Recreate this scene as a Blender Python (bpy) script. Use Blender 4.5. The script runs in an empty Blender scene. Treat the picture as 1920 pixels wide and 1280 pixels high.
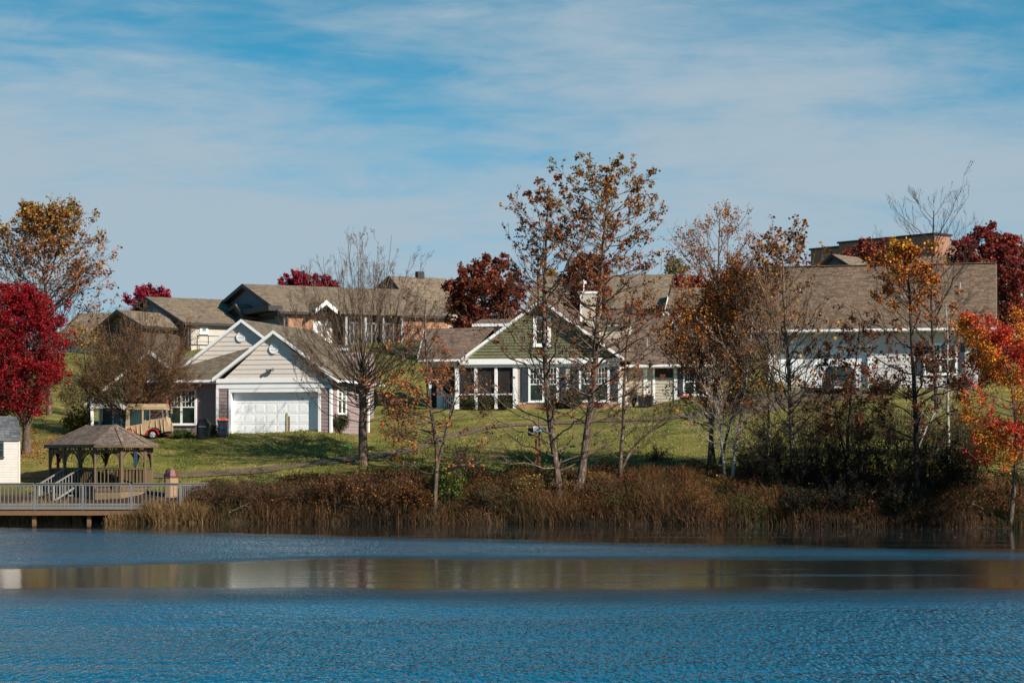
import bpy, math, numpy as np
from mathutils import Vector
sc = bpy.context.scene
COL = sc.collection
R_ = math.radians
F = 4267.0; HY = 857.0; CZ = 3.0          # focal length and horizon row on a 1920 px wide picture, eye height over the water

# ---------------------------------------------------------------- camera, sky, sun
cam = bpy.data.cameras.new('camera'); co = bpy.data.objects.new('camera', cam); COL.objects.link(co)
cam.lens = F / 1920 * 36; cam.sensor_width = 36
co.location = (0, 0, CZ); co.rotation_euler = (R_(90), 0, 0)
cam.shift_y = (HY - 640) / 1920; cam.clip_end = 5000; cam.clip_start = 0.5
sc.camera = co
SUN_AZ, SUN_EL = 49.0, 32.0
sdir = Vector((math.sin(R_(SUN_AZ)) * math.cos(R_(SUN_EL)), -math.cos(R_(SUN_AZ)) * math.cos(R_(SUN_EL)), math.sin(R_(SUN_EL))))
sun = bpy.data.lights.new('sun', 'SUN'); so = bpy.data.objects.new('sun', sun); COL.objects.link(so)
sun.energy = 5.0; sun.angle = R_(0.5); sun.color = (1.0, 0.93, 0.82)
so.rotation_euler = sdir.to_track_quat('Z', 'Y').to_euler(); so.location = (60, -60, 60)
sc.view_settings.view_transform = 'Standard'; sc.view_settings.look = 'None'
sc.view_settings.exposure = 0.60; sc.view_settings.gamma = 1.0
wd = bpy.data.worlds.new('World'); sc.world = wd; wd.use_nodes = True
nt = wd.node_tree; nt.nodes.clear()
def N(tree, t, **kw):
    n = tree.nodes.new(t)
    for k, v in kw.items():
        if k in n.inputs: n.inputs[k].default_value = v
        else: setattr(n, k, v)
    return n
L = nt.links.new
tc = N(nt, 'ShaderNodeTexCoord')
sky = N(nt, 'ShaderNodeTexSky', sky_type='NISHITA', sun_disc=False, sun_elevation=R_(SUN_EL), sun_rotation=math.pi - R_(SUN_AZ),
        air_density=1.0, dust_density=0.3, ozone_density=3.0)
# look a little higher into the sky so the low band keeps the clear dry blue of the day
mp0 = N(nt, 'ShaderNodeMapping'); mp0.inputs['Scale'].default_value = (1, 1, 2.1); mp0.inputs['Location'].default_value = (0, 0, 0.10)
L(tc.outputs['Generated'], mp0.inputs['Vector']); L(mp0.outputs['Vector'], sky.inputs['Vector'])
tint = N(nt, 'ShaderNodeMixRGB', blend_type='MULTIPLY', Fac=1.0); tint.inputs['Color2'].default_value = (0.26, 1.50, 1.42, 1)
L(sky.outputs['Color'], tint.inputs['Color1'])
def wnoise(scale, mscale, detail, rough, loc=(0, 0, 0), rot=0.0, dist=0.0):
    m = N(nt, 'ShaderNodeMapping'); m.inputs['Scale'].default_value = mscale; m.inputs['Location'].default_value = loc
    m.inputs['Rotation'].default_value = (0, rot, 0)
    L(tc.outputs['Generated'], m.inputs['Vector'])
    n = N(nt, 'ShaderNodeTexNoise', Scale=scale, Detail=detail, Roughness=rough, Distortion=dist); L(m.outputs['Vector'], n.inputs['Vector'])
    return n.outputs['Fac']
def wmath(op, a, b=None, clamp=False):
    m = N(nt, 'ShaderNodeMath', operation=op, use_clamp=clamp)
    for i, v in enumerate((a, b)):
        if v is None: continue
        if isinstance(v, (int, float)): m.inputs[i].default_value = v
        else: L(v, m.inputs[i])
    return m.outputs[0]
sep = N(nt, 'ShaderNodeSeparateXYZ'); L(tc.outputs['Generated'], sep.inputs[0])
zz = sep.outputs['Z']
low = N(nt, 'ShaderNodeMapRange', interpolation_type='SMOOTHSTEP'); L(zz, low.inputs[0])
for i, v in enumerate((0.09, 0.20, 0.44, -0.06)): low.inputs[i + 1].default_value = v
n1 = wnoise(3.6, (1.0, 1.0, 3.6), 6, 0.55, (1.3, 0.2, 0.4), R_(-4))
n2 = wnoise(7.0, (1.0, 1.0, 5.5), 8, 0.55, (5.3, 2.2, 1.4), R_(5), 0.6)
n3 = wnoise(22.0, (1.0, 1.0, 4.5), 8, 0.65, (0.3, 7.2, 3.4), R_(-12), 1.2)
c = wmath('MULTIPLY', n1, 1.9); c = wmath('ADD', c, wmath('MULTIPLY', n2, 0.95)); c = wmath('ADD', c, wmath('MULTIPLY', n3, 0.4))
c = wmath('ADD', wmath('SUBTRACT', c, 1.22), low.outputs[0])
cm = N(nt, 'ShaderNodeMapRange', interpolation_type='SMOOTHSTEP'); L(c, cm.inputs[0])
for i, v in enumerate((0.12, 0.92, 0.06, 0.97)): cm.inputs[i + 1].default_value = v
hi = N(nt, 'ShaderNodeMapRange', interpolation_type='SMOOTHSTEP'); L(zz, hi.inputs[0])
for i, v in enumerate((0.19, 0.34, 1.0, 0.08)): hi.inputs[i + 1].default_value = v
cf = wmath('MULTIPLY', cm.outputs[0], hi.outputs[0])
cld = N(nt, 'ShaderNodeMixRGB'); L(cf, cld.inputs['Fac']); L(tint.outputs[0], cld.inputs['Color1'])
cld.inputs['Color2'].default_value = (3.45, 4.35, 5.05, 1)
bg = N(nt, 'ShaderNodeBackground', Strength=0.076); L(cld.outputs[0], bg.inputs['Color'])
wo = N(nt, 'ShaderNodeOutputWorld'); L(bg.outputs[0], wo.inputs['Surface'])

# ---------------------------------------------------------------- helpers
rng = np.random.default_rng(7)
def W(px, py, Y): return np.array([(px - 960) / F * Y, Y, CZ + (HY - py) / F * Y])
def tag(o, label=None, cat=None, group=None, kind=None):
    if label: o['label'] = label
    if cat: o['category'] = cat
    if group: o['group'] = group
    if kind: o['kind'] = kind
    return o
def empty(name, loc, th=0.0, **kw):
    o = bpy.data.objects.new(name, None); COL.objects.link(o); o.location = loc; o.rotation_euler = (0, 0, -R_(th))
    o.empty_display_size = 0.3
    return tag(o, **kw)
def mesh_np(name, V, Q, mat, parent=None, cols=None, smooth=False, uv=True):
    """V (n,3), Q (m,4) or (m,3) index array; cols (m,3) one colour for each face"""
    me = bpy.data.meshes.new(name); V = np.asarray(V, np.float32); Q = np.asarray(Q, np.int32); m, k = Q.shape
    me.vertices.add(len(V)); me.vertices.foreach_set('co', V.ravel())
    me.loops.add(m * k); me.loops.foreach_set('vertex_index', Q.ravel())
    me.polygons.add(m); me.polygons.foreach_set('loop_start', np.arange(0, m * k, k, dtype=np.int32))
    if smooth: me.polygons.foreach_set('use_smooth', np.ones(m, bool))
    me.update(calc_edges=True)
    if cols is not None:
        a = me.color_attributes.new('Col', 'FLOAT_COLOR', 'CORNER')
        c4 = np.ones((m * k, 4), np.float32); c4[:, :3] = np.repeat(cols, k, axis=0); a.data.foreach_set('color', c4.ravel())
    me.materials.append(mat)
    o = bpy.data.objects.new(name, me); COL.objects.link(o)
    if parent is not None: o.parent = parent
    return o
class MB:
    """collects polygons and links them as one mesh, with UVs in metres on every face"""
    def __init__(s): s.v = []; s.f = []; s.sm = []
    def poly(s, pts, sm=False):
        i = len(s.v); s.v += [tuple(map(float, p)) for p in pts]; s.f.append(tuple(range(i, i + len(pts)))); s.sm.append(sm); return s
    def prism(s, pts, off):
        pts = [np.array(p, float) for p in pts]; off = np.array(off, float); q = [p + off for p in pts]; n = len(pts)
        nrm = sum((np.cross(pts[i] - pts[0], pts[(i + 1) % n] - pts[0]) for i in range(1, n)), np.zeros(3))
        if np.dot(nrm, off) > 0: pts = pts[::-1]; q = q[::-1]
        s.poly(pts); s.poly(q[::-1])
        for i in range(n):
            j = (i + 1) % n; s.poly([pts[i], q[i], q[j], pts[j]])
        return s
    def box(s, x0, x1, y0, y1, z0, z1):
        return s.prism([(x0, y0, z1), (x1, y0, z1), (x1, y1, z1), (x0, y1, z1)], (0, 0, z0 - z1))
    def bar(s, p, q, w, h=None, up=(0, 0, 1)):
        p = np.array(p, float); q = np.array(q, float); h = h or w; t = q - p; t /= np.linalg.norm(t); up = np.array(up, float)
        if abs(np.dot(t, up)) > 0.97: up = np.array((0, 1.0, 0))
        a = np.cross(t, up); a /= np.linalg.norm(a); b = np.cross(a, t)
        c = [p + a * w / 2 * i + b * h / 2 * j for i, j in ((-1, -1), (1, -1), (1, 1), (-1, 1))]
        return s.prism(c, q - p)
    def cyl(s, p, q, r0, r1=None, n=12, cap=True):
        p = np.array(p, float); q = np.array(q, float); r1 = r0 if r1 is None else r1; t = q - p; t /= np.linalg.norm(t)
        a = np.cross(t, (0, 0, 1.0) if abs(t[2]) < 0.9 else (1.0, 0, 0)); a /= np.linalg.norm(a); b = np.cross(t, a)
        A = [p + r0 * (a * math.cos(k * 2 * math.pi / n) + b * math.sin(k * 2 * math.pi / n)) for k in range(n)]
        B = [q + r1 * (a * math.cos(k * 2 * math.pi / n) + b * math.sin(k * 2 * math.pi / n)) for k in range(n)]
        for k in range(n):
            j = (k + 1) % n; s.poly([A[k], A[j], B[j], B[k]], True)
        if cap:
            s.poly(A[::-1]); s.poly(B)
        return s
    def loft(s, rings, cap=True, sm=True):
        n = len(rings[0])
        for A, B in zip(rings, rings[1:]):
            for k in range(n):
                j = (k + 1) % n; s.poly([A[k], A[j], B[j], B[k]], sm)
        if cap: s.poly(rings[0][::-1]); s.poly(rings[-1])
        return s
    def build(s, name, mat, parent=None, label=None):
        me = bpy.data.meshes.new(name); me.from_pydata(s.v, [], s.f); me.update()
        me.polygons.foreach_set('use_smooth', s.sm)
        uv = me.uv_layers.new(name='UVMap'); V = np.array(s.v)
        buf = np.zeros((len(me.loops), 2), np.float32); li = 0
        for p in s.f:
            P = V[list(p)]; n = np.cross(P[1] - P[0], P[2] - P[0])
            if len(p) > 3 and np.linalg.norm(n) < 1e-9: n = np.cross(P[2] - P[0], P[3] - P[0])
            n = n / (np.linalg.norm(n) + 1e-12)
            u = np.array((1.0, 0, 0)) if abs(n[2]) > 0.97 else np.cross((0, 0, 1.0), n); u /= np.linalg.norm(u)
            w = np.cross(n, u)
            for q in P: buf[li] = (q @ u, q @ w); li += 1
        uv.data.foreach_set('uv', buf.ravel()); me.materials.append(mat)
        o = bpy.data.objects.new(name, me); COL.objects.link(o)
        if parent is not None: o.parent = parent
        if any(s.sm):
            try: me.shade_smooth_by_angle = None
            except Exception: pass
        if label: o['label'] = label
        return o

# ---------------------------------------------------------------- materials
MATS = {}
def mat(key, fn):
    if key not in MATS:
        m = bpy.data.materials.new(key); m.use_nodes = True; t = m.node_tree; t.nodes.clear()
        out = t.nodes.new('ShaderNodeOutputMaterial'); fn(t, out); MATS[key] = m
    return MATS[key]
def ramp(t, fac, stops):
    r = t.nodes.new('ShaderNodeValToRGB'); t.links.new(fac, r.inputs[0]); e = r.color_ramp.elements
    while len(e) < len(stops): e.new(0.5)
    for k, (p, c_) in enumerate(stops): e[k].position = p; e[k].color = (*c_, 1)
    return r.outputs[0]
def noise(t, vec, scale, detail=4, rough=0.55, msc=None, dist=0.0):
    if msc is not None:
        m = t.nodes.new('ShaderNodeMapping'); m.inputs['Scale'].default_value = msc; t.links.new(vec, m.inputs[0]); vec = m.outputs[0]
    n = N(t, 'ShaderNodeTexNoise', Scale=scale, Detail=detail, Roughness=rough, Distortion=dist); t.links.new(vec, n.inputs['Vector'])
    return n.outputs['Fac']
def bump(t, h, dist, strength=1.0):
    b = N(t, 'ShaderNodeBump', Strength=strength, Distance=dist); t.links.new(h, b.inputs['Height']); return b.outputs[0]
def pbsdf(t, out, color, rough=0.8, spec=0.3, nrm=None, metal=0.0):
    b = N(t, 'ShaderNodeBsdfPrincipled', Roughness=rough, Metallic=metal); b.inputs['Specular IOR Level'].default_value = spec
    if isinstance(color, tuple): b.inputs['Base Color'].default_value = (*color, 1)
    else: t.links.new(color, b.inputs['Base Color'])
    if nrm is not None: t.links.new(nrm, b.inputs['Normal'])
    t.links.new(b.outputs[0], out.inputs[0]); return b
def sc3(c_, k): return tuple(min(1, x * k) for x in c_)
def paint(key, c_, rough=0.55, var=0.12, spec=0.3):
    def f(t, out):
        g = t.nodes.new('ShaderNodeTexCoord').outputs['Object']
        n = noise(t, g, 3.0, 6, 0.65)
        pbsdf(t, out, ramp(t, n, [(0.3, sc3(c_, 1 - var)), (0.7, sc3(c_, 1 + var * 0.4))]), rough, spec, bump(t, noise(t, g, 40, 3), 0.004, 0.3))
    return mat(key, f)
def siding_far(key, c_):
    def f(t, out):
        u = t.nodes.new('ShaderNodeUVMap').outputs[0]
        w = N(t, 'ShaderNodeTexWave', wave_type='BANDS', bands_direction='Y', wave_profile='SAW', Scale=1.25); t.links.new(u, w.inputs['Vector'])
        n = noise(t, u, 2.0, 5, 0.6)
        pbsdf(t, out, ramp(t, n, [(0.3, sc3(c_, 0.88)), (0.7, sc3(c_, 1.05))]), 0.7, 0.2, bump(t, w.outputs[0], 0.03, 0.8))
    return mat(key, f)
def brickm(key, c1, c2, mortar, s=1.0):
    def f(t, out):
        u = t.nodes.new('ShaderNodeUVMap').outputs[0]
        b = N(t, 'ShaderNodeTexBrick', Scale=1.0 / s); t.links.new(u, b.inputs['Vector'])
        b.inputs['Color1'].default_value = (*c1, 1); b.inputs['Color2'].default_value = (*c2, 1); b.inputs['Mortar'].default_value = (*mortar, 1)
        b.inputs['Mortar Size'].default_value = 0.010; b.inputs['Brick Width'].default_value = 0.22; b.inputs['Row Height'].default_value = 0.075
        m = N(t, 'ShaderNodeMixRGB', blend_type='MULTIPLY', Fac=0.6); t.links.new(b.outputs[0], m.inputs[1])
        t.links.new(ramp(t, noise(t, u, 1.3, 6, 0.7), [(0.3, (0.6, 0.6, 0.6)), (0.7, (1.1, 1.1, 1.1))]), m.inputs[2])
        pbsdf(t, out, m.outputs[0], 0.85, 0.2, bump(t, b.outputs['Fac'], -0.01, 0.6))
    return mat(key, f)
def shingle(key, c_, row=0.145, wid=0.33):
    def f(t, out):
        u = t.nodes.new('ShaderNodeUVMap').outputs[0]
        b = N(t, 'ShaderNodeTexBrick', Scale=1.0); t.links.new(u, b.inputs['Vector'])
        b.inputs['Color1'].default_value = (*sc3(c_, 0.68), 1); b.inputs['Color2'].default_value = (*sc3(c_, 1.32), 1); b.inputs['Mortar'].default_value = (*sc3(c_, 0.25), 1)
        b.inputs['Mortar Size'].default_value = 0.010; b.inputs['Mortar Smooth'].default_value = 0.3; b.inputs['Brick Width'].default_value = wid; b.inputs['Row Height'].default_value = row
        b.offset = 0.37; b.squash = 0.8; b.squash_frequency = 3
        m = N(t, 'ShaderNodeMixRGB', blend_type='MULTIPLY', Fac=0.9); t.links.new(b.outputs[0], m.inputs[1])
        n = noise(t, u, 1.6, 8, 0.75, (0.6, 1.6, 1)); t.links.new(ramp(t, n, [(0.3, (0.62, 0.62, 0.60)), (0.5, (0.95, 0.95, 0.95)), (0.72, (1.25, 1.2, 1.12))]), m.inputs[2])
        m2 = N(t, 'ShaderNodeMixRGB', blend_type='MULTIPLY', Fac=0.7); t.links.new(m.outputs[0], m2.inputs[1])
        t.links.new(ramp(t, noise(t, u, 0.35, 3, 0.6, (2.2, 0.3, 1)), [(0.35, (0.8, 0.8, 0.82)), (0.65, (1.08, 1.05, 1.0))]), m2.inputs[2])
        h = N(t, 'ShaderNodeMath', operation='ADD'); t.links.new(b.outputs['Fac'], h.inputs[0]); t.links.new(noise(t, u, 30, 3), h.inputs[1])
        pbsdf(t, out, m2.outputs[0], 0.9, 0.15, bump(t, h.outputs[0], -0.012, 0.8))
    return mat(key, f)
def woodm(key, c_, along=(1, 1, 12), rough=0.8):
    def f(t, out):
        g = t.nodes.new('ShaderNodeTexCoord').outputs['Object']
        n = noise(t, g, 3.0, 6, 0.7, along)
        pbsdf(t, out, ramp(t, n, [(0.25, sc3(c_, 0.6)), (0.5, c_), (0.8, sc3(c_, 1.3))]), rough, 0.2, bump(t, n, 0.006, 0.5))
    return mat(key, f)
def glassm():
    def f(t, out):
        g = t.nodes.new('ShaderNodeTexCoord').outputs['Object']
        n = noise(t, g, 1.3, 3, 0.5)
        pbsdf(t, out, ramp(t, n, [(0.35, (0.006, 0.012, 0.010)), (0.7, (0.03, 0.055, 0.045))]), 0.04, 0.5, bump(t, noise(t, g, 0.8, 2), 0.02, 0.15))
    return mat('window_glass', f)
def leafm(key='leaf'):
    def f(t, out):
        a = N(t, 'ShaderNodeAttribute', attribute_name='Col')
        d = N(t, 'ShaderNodeBsdfPrincipled', Roughness=0.6); d.inputs['Specular IOR Level'].default_value = 0.12; t.links.new(a.outputs['Color'], d.inputs['Base Color'])
        tr = N(t, 'ShaderNodeBsdfTranslucent'); t.links.new(a.outputs['Color'], tr.inputs[0])
        m = N(t, 'ShaderNodeMixShader', Fac=0.22); t.links.new(d.outputs[0], m.inputs[1]); t.links.new(tr.outputs[0], m.inputs[2]); t.links.new(m.outputs[0], out.inputs[0])
    return mat(key, f)
def stemm():
    def f(t, out):
        a = N(t, 'ShaderNodeAttribute', attribute_name='Col'); pbsdf(t, out, a.outputs['Color'], 0.85, 0.15)
    return mat('dry_stem', f)
def barkm(key, c_, pale=None):
    pale = pale or sc3(c_, 1.7)
    def f(t, out):
        g = t.nodes.new('ShaderNodeTexCoord').outputs['Object']
        n = noise(t, g, 4.0, 7, 0.7, (2.2, 2.2, 0.7)); n2 = noise(t, g, 9, 4, 0.6, (1.5, 1.5, 0.6))
        pbsdf(t, out, ramp(t, n, [(0.35, sc3(c_, 0.55)), (0.52, c_), (0.66, pale)]), 0.9, 0.1, bump(t, n2, 0.03, 0.9))
    return mat(key, f)

WHITE = paint('white_trim_paint', (0.80, 0.79, 0.78), 0.5, 0.06)
DOORW = paint('white_door_paint', (0.82, 0.82, 0.82), 0.45, 0.04)
CREAM = paint('cream_siding_paint', (0.62, 0.55, 0.49), 0.6, 0.06)
MAUVE = paint('mauve_siding_paint', (0.27, 0.20, 0.20), 0.6, 0.08)
BEIGE = paint('beige_siding_paint', (0.44, 0.38, 0.30), 0.6, 0.08)
SAGE = paint('sage_shake_paint', (0.135, 0.155, 0.065), 0.7, 0.15)
SHUT = paint('charcoal_shutter_paint', (0.04, 0.045, 0.06), 0.5, 0.2)
SCREEN = paint('insect_screen_mesh', (0.022, 0.017, 0.016), 0.7, 0.3)
DKTRIM = paint('dark_brown_fascia_paint', (0.03, 0.026, 0.028), 0.6, 0.2)
BLUEGR = paint('blue_grey_siding_paint', (0.20, 0.26, 0.32), 0.6, 0.1)
ROOF_A = shingle('brown_shingle', (0.150, 0.118, 0.085))
ROOF_C = shingle('red_brown_shingle', (0.165, 0.112, 0.085), 0.15, 0.36)
ROOF_B = shingle('far_shingle', (0.20, 0.15, 0.105), 0.16, 0.34)
ROOF_D = shingle('broad_roof_shingle', (0.165, 0.112, 0.078), 0.145, 0.28)
ROOF_G = shingle('grey_shingle', (0.11, 0.115, 0.125), 0.14, 0.3)
GLASS = glassm()
BRICK = brickm('orange_brick', (0.42, 0.18, 0.09), (0.30, 0.12, 0.06), (0.40, 0.30, 0.24))
STEM = stemm(); LEAF = leafm()
BARK = barkm('grey_brown_bark', (0.11, 0.078, 0.058)); BARKP = barkm('sycamore_bark', (0.105, 0.072, 0.052), (0.27, 0.21, 0.165))
BARKD = barkm('dark_bark', (0.05, 0.036, 0.03))
BLACK = paint('black_vinyl', (0.012, 0.012, 0.014), 0.45, 0.3)
METAL = mat('galvanised_metal', lambda t, o: pbsdf(t, o, (0.5, 0.5, 0.5), 0.35, 0.5, None, 0.8))

# ---------------------------------------------------------------- the ground
def yz(py, Y): return CZ + (HY - py) / F * Y
SHX = [-3000, 0, 125, 165, 350, 700, 1000, 1300, 1500, 1700, 1850, 2100, 5000]
SHY = [112, 106.0, 105.8, 104.0, 104.2, 104.2, 102.8, 101.2, 99.8, 98.6, 97.6, 95.5, 90]
COLS = [   # (picture column, [(distance, height) ...]) measured beyond the shore
 (-3000, [(112, yz(905, 112)), (121, 4.0), (150, 7.0), (175, 10.5)]),
 (-200, [(112, yz(905, 112)), (118, yz(850, 118)), (124, 4.6), (150, 7.6), (175, 11.0)]),
 (60, [(112, yz(904, 112)), (118, yz(848, 118)), (124, 4.5), (150, 7.8), (175, 11.0)]),
 (300, [(108, 1.25), (112, yz(898, 112)), (119, yz(825, 119)), (121, yz(815, 121)), (136, 4.6), (150, 7.6), (175, 11.2)]),
 (440, [(108, 1.3), (112, yz(890, 112)), (119, yz(820, 119)), (121, yz(812, 121)), (138, 4.7), (152, 7.6), (175, 11.6)]),
 (600, [(107, 1.3), (111, yz(880, 111)), (119, yz(818, 119)), (121.5, yz(804, 121.5)), (136, 5.2), (155, 8.5), (175, 12.0)]),
 (700, [(107, 1.6), (111, yz(874, 111)), (125, yz(812, 125)), (140, 5.9), (157, 8.8), (175, 12.0)]),
 (800, [(106, 1.6), (109, yz(880, 109)), (128, yz(806, 128)), (133, yz(785, 133)), (136.5, yz(768, 136.5)), (150, 6.3), (175, 12.0)]),
 (1000, [(105, 1.6), (108, yz(885, 108)), (129, yz(800, 129)), (134, yz(778, 134)), (136.5, yz(766, 136.5)), (152, 6.3), (175, 12.2)]),
 (1200, [(105, 2.0), (108, yz(872, 108)), (129, yz(790, 129)), (134, yz(768, 134)), (137, yz(760, 137)), (152, 6.5), (175, 12.0)]),
 (1300, [(105, 2.1), (108, yz(868, 108)), (127, yz(790, 127)), (133, yz(752, 133)), (137, yz(744, 137)), (152, 7.0), (175, 12.0)]),
 (1450, [(104, 2.1), (107, yz(862, 107)), (126, yz(782, 126)), (134, yz(735, 134)), (137, yz(726, 137)), (155, 7.6), (180, 12.0)]),
 (1700, [(103, 2.1), (106, yz(862, 106)), (124, yz(780, 124)), (134, yz(735, 134)), (137, yz(726, 137)), (155, 7.6), (180, 12.0)]),
 (1920, [(102, 2.1), (105, yz(862, 105)), (124, yz(780, 124)), (137, yz(722, 137)), (150, yz(700, 150)), (180, 12.0)]),
 (5000, [(98, 1.9), (103, 2.8), (124, 5), (137, 7.2), (180, 12.0)])]
CPX = np.array([c_[0] for c_ in COLS], float)
YG = np.arange(85.0, 262.0, 0.5)
tab = []
for px, pts in COLS:
    ys = np.interp(px, SHX, SHY)
    P = [(80, -2.2), (ys - 4, -1.0), (ys - 0.3, -0.12), (ys + 0.1, 0.25), (ys + 1.2, 0.75)] + [p for p in pts if p[0] > ys + 1.5]
    P += [(200, pts[-1][1] + 0.8), (262, 14.0)]
    z = np.interp(YG, [p[0] for p in P], [p[1] for p in P])
    k = np.array([0.15, 0.2, 0.3, 0.2, 0.15]); zs = np.convolve(np.pad(z, 2, 'edge'), k, 'valid')
    w = np.clip((YG - (ys + 3)) / 2, 0, 1); tab.append(z * (1 - w) + zs * w)
tab = np.array(tab)
def bumps(X, Y):
    return 0.06 * np.sin(X * 0.31 + 1.2) * np.sin(Y * 0.42 + X * .07) + 0.03 * np.sin(X * 0.9 + Y * 0.5)
def hz(X, Y):
    X = np.asarray(X, float); Y = np.asarray(Y, float); px = 960 + F * X / np.maximum(Y, 1)
    px = np.clip(px + 0, -2999, 4999)
    i = np.clip(np.searchsorted(CPX, px) - 1, 0, len(CPX) - 2); u = (px - CPX[i]) / (CPX[i + 1] - CPX[i]); u = u * u * (3 - 2 * u)
    jitter = 0.15 * np.sin(px * 0.021) * np.exp(-((Y - 102) / 9.0) ** 2) + 0.15 * np.sin(px * 0.063 + 1) * np.exp(-((Y - 102) / 6.0) ** 2)
    yy = np.clip((Y + jitter - 85.0) / 0.5, 0, len(YG) - 1.001); j = yy.astype(int); v = yy - j
    z = (tab[i, j] * (1 - v) + tab[i, j + 1] * v) * (1 - u) + (tab[i + 1, j] * (1 - v) + tab[i + 1, j + 1] * v) * u
    far = np.clip((Y - 260) / 1200, 0, 1); z = z + far * 10
    return z + np.where(Y > 107, bumps(X, Y), 0) * np.clip((Y - 107) / 5, 0, 1)
def gz(X, Y): return float(hz(X, Y))
def ground_at(px, py, y0=96.0, y1=230.0):
    Y = np.arange(y0, y1, 0.1); X = (px - 960) / F * Y; q = HY - F * (hz(X, Y) - CZ) / Y
    k = np.argmax(q <= py); return np.array([X[k], Y[k], float(hz(X[k], Y[k]))])
def on(px, Y): X = (px - 960) / F * Y; return np.array([X, Y, gz(X, Y)])
gp = np.concatenate([np.linspace(-3000, -250, 60), np.arange(-240, 2180, 8.0), np.linspace(2190, 5000, 60)])
gy = np.concatenate([np.arange(86, 150, 0.4), np.arange(150, 262, 1.5), np.geomspace(263, 2500, 30)])
PX, YY = np.meshgrid(gp, gy); XX = (PX - 960) / F * YY; ZZ = hz(XX, YY)
V = np.stack([XX.ravel(), YY.ravel(), ZZ.ravel()], 1); nx, ny = len(gp), len(gy)
ii = (np.arange(ny - 1)[:, None] * nx + np.arange(nx - 1)[None]).ravel()
def ground_mat(t, out):
    g = t.nodes.new('ShaderNodeTexCoord').outputs['Object']
    fine = noise(t, g, 9, 6, 0.75, (1, 0.45, 1)); mid = noise(t, g, 0.55, 5, 0.6); big = noise(t, g, 0.16, 3, 0.5)
    gr = ramp(t, mid, [(0.3, (0.075, 0.088, 0.018)), (0.5, (0.175, 0.155, 0.040)), (0.72, (0.29, 0.22, 0.075))])
    m1 = N(t, 'ShaderNodeMixRGB', blend_type='MULTIPLY', Fac=0.85); t.links.new(gr, m1.inputs[1])
    t.links.new(ramp(t, fine, [(0.3, (0.45, 0.5, 0.42)), (0.5, (0.95, 0.95, 0.95)), (0.7, (1.6, 1.5, 1.45))]), m1.inputs[2])
    # darker diagonal bands across the grass
    mp = t.nodes.new('ShaderNodeMapping'); mp.inputs['Rotation'].default_value = (0, 0, R_(52)); t.links.new(g, mp.inputs[0])
    wv = N(t, 'ShaderNodeTexWave', wave_type='BANDS', bands_direction='X', Scale=0.16, Distortion=1.5); wv.inputs['Detail Scale'].default_value = 1.0
    t.links.new(mp.outputs[0], wv.inputs['Vector'])
    m2 = N(t, 'ShaderNodeMixRGB', blend_type='MULTIPLY', Fac=0.8); t.links.new(m1.outputs[0], m2.inputs[1])
    t.links.new(ramp(t, wv.outputs[0], [(0.2, (0.78, 0.86, 0.74)), (0.6, (1.06, 1.03, 1.0))]), m2.inputs[2])
    # bare earth and leaf mould down by the water
    sx = t.nodes.new('ShaderNodeSeparateXYZ'); t.links.new(g, sx.inputs[0])
    ad = N(t, 'ShaderNodeMath', operation='MULTIPLY_ADD'); t.links.new(big, ad.inputs[0]); ad.inputs[1].default_value = 1.6; t.links.new(sx.outputs[2], ad.inputs[2])
    mr = N(t, 'ShaderNodeMapRange'); t.links.new(ad.outputs[0], mr.inputs[0])
    for k, v in enumerate((1.9, 2.6, 0, 1)): mr.inputs[k + 1].default_value = v
    er = ramp(t, noise(t, g, 5, 6, 0.7), [(0.3, (0.018, 0.013, 0.009)), (0.6, (0.06, 0.036, 0.02)), (0.75, (0.12, 0.07, 0.035))])
    m3 = N(t, 'ShaderNodeMixRGB'); t.links.new(mr.outputs[0], m3.inputs[0]); t.links.new(er, m3.inputs[1]); t.links.new(m2.outputs[0], m3.inputs[2])
    pbsdf(t, out, m3.outputs[0], 0.95, 0.1, bump(t, noise(t, g, 14, 6, 0.8), 0.10, 0.7))
GROUND = mesh_np('ground', V, np.stack([ii, ii + 1, ii + nx + 1, ii + nx], 1), mat('lawn_ground', ground_mat), smooth=True)
tag(GROUND, kind='structure', label='rising mown lawn and earth bank behind the lake')

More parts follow.
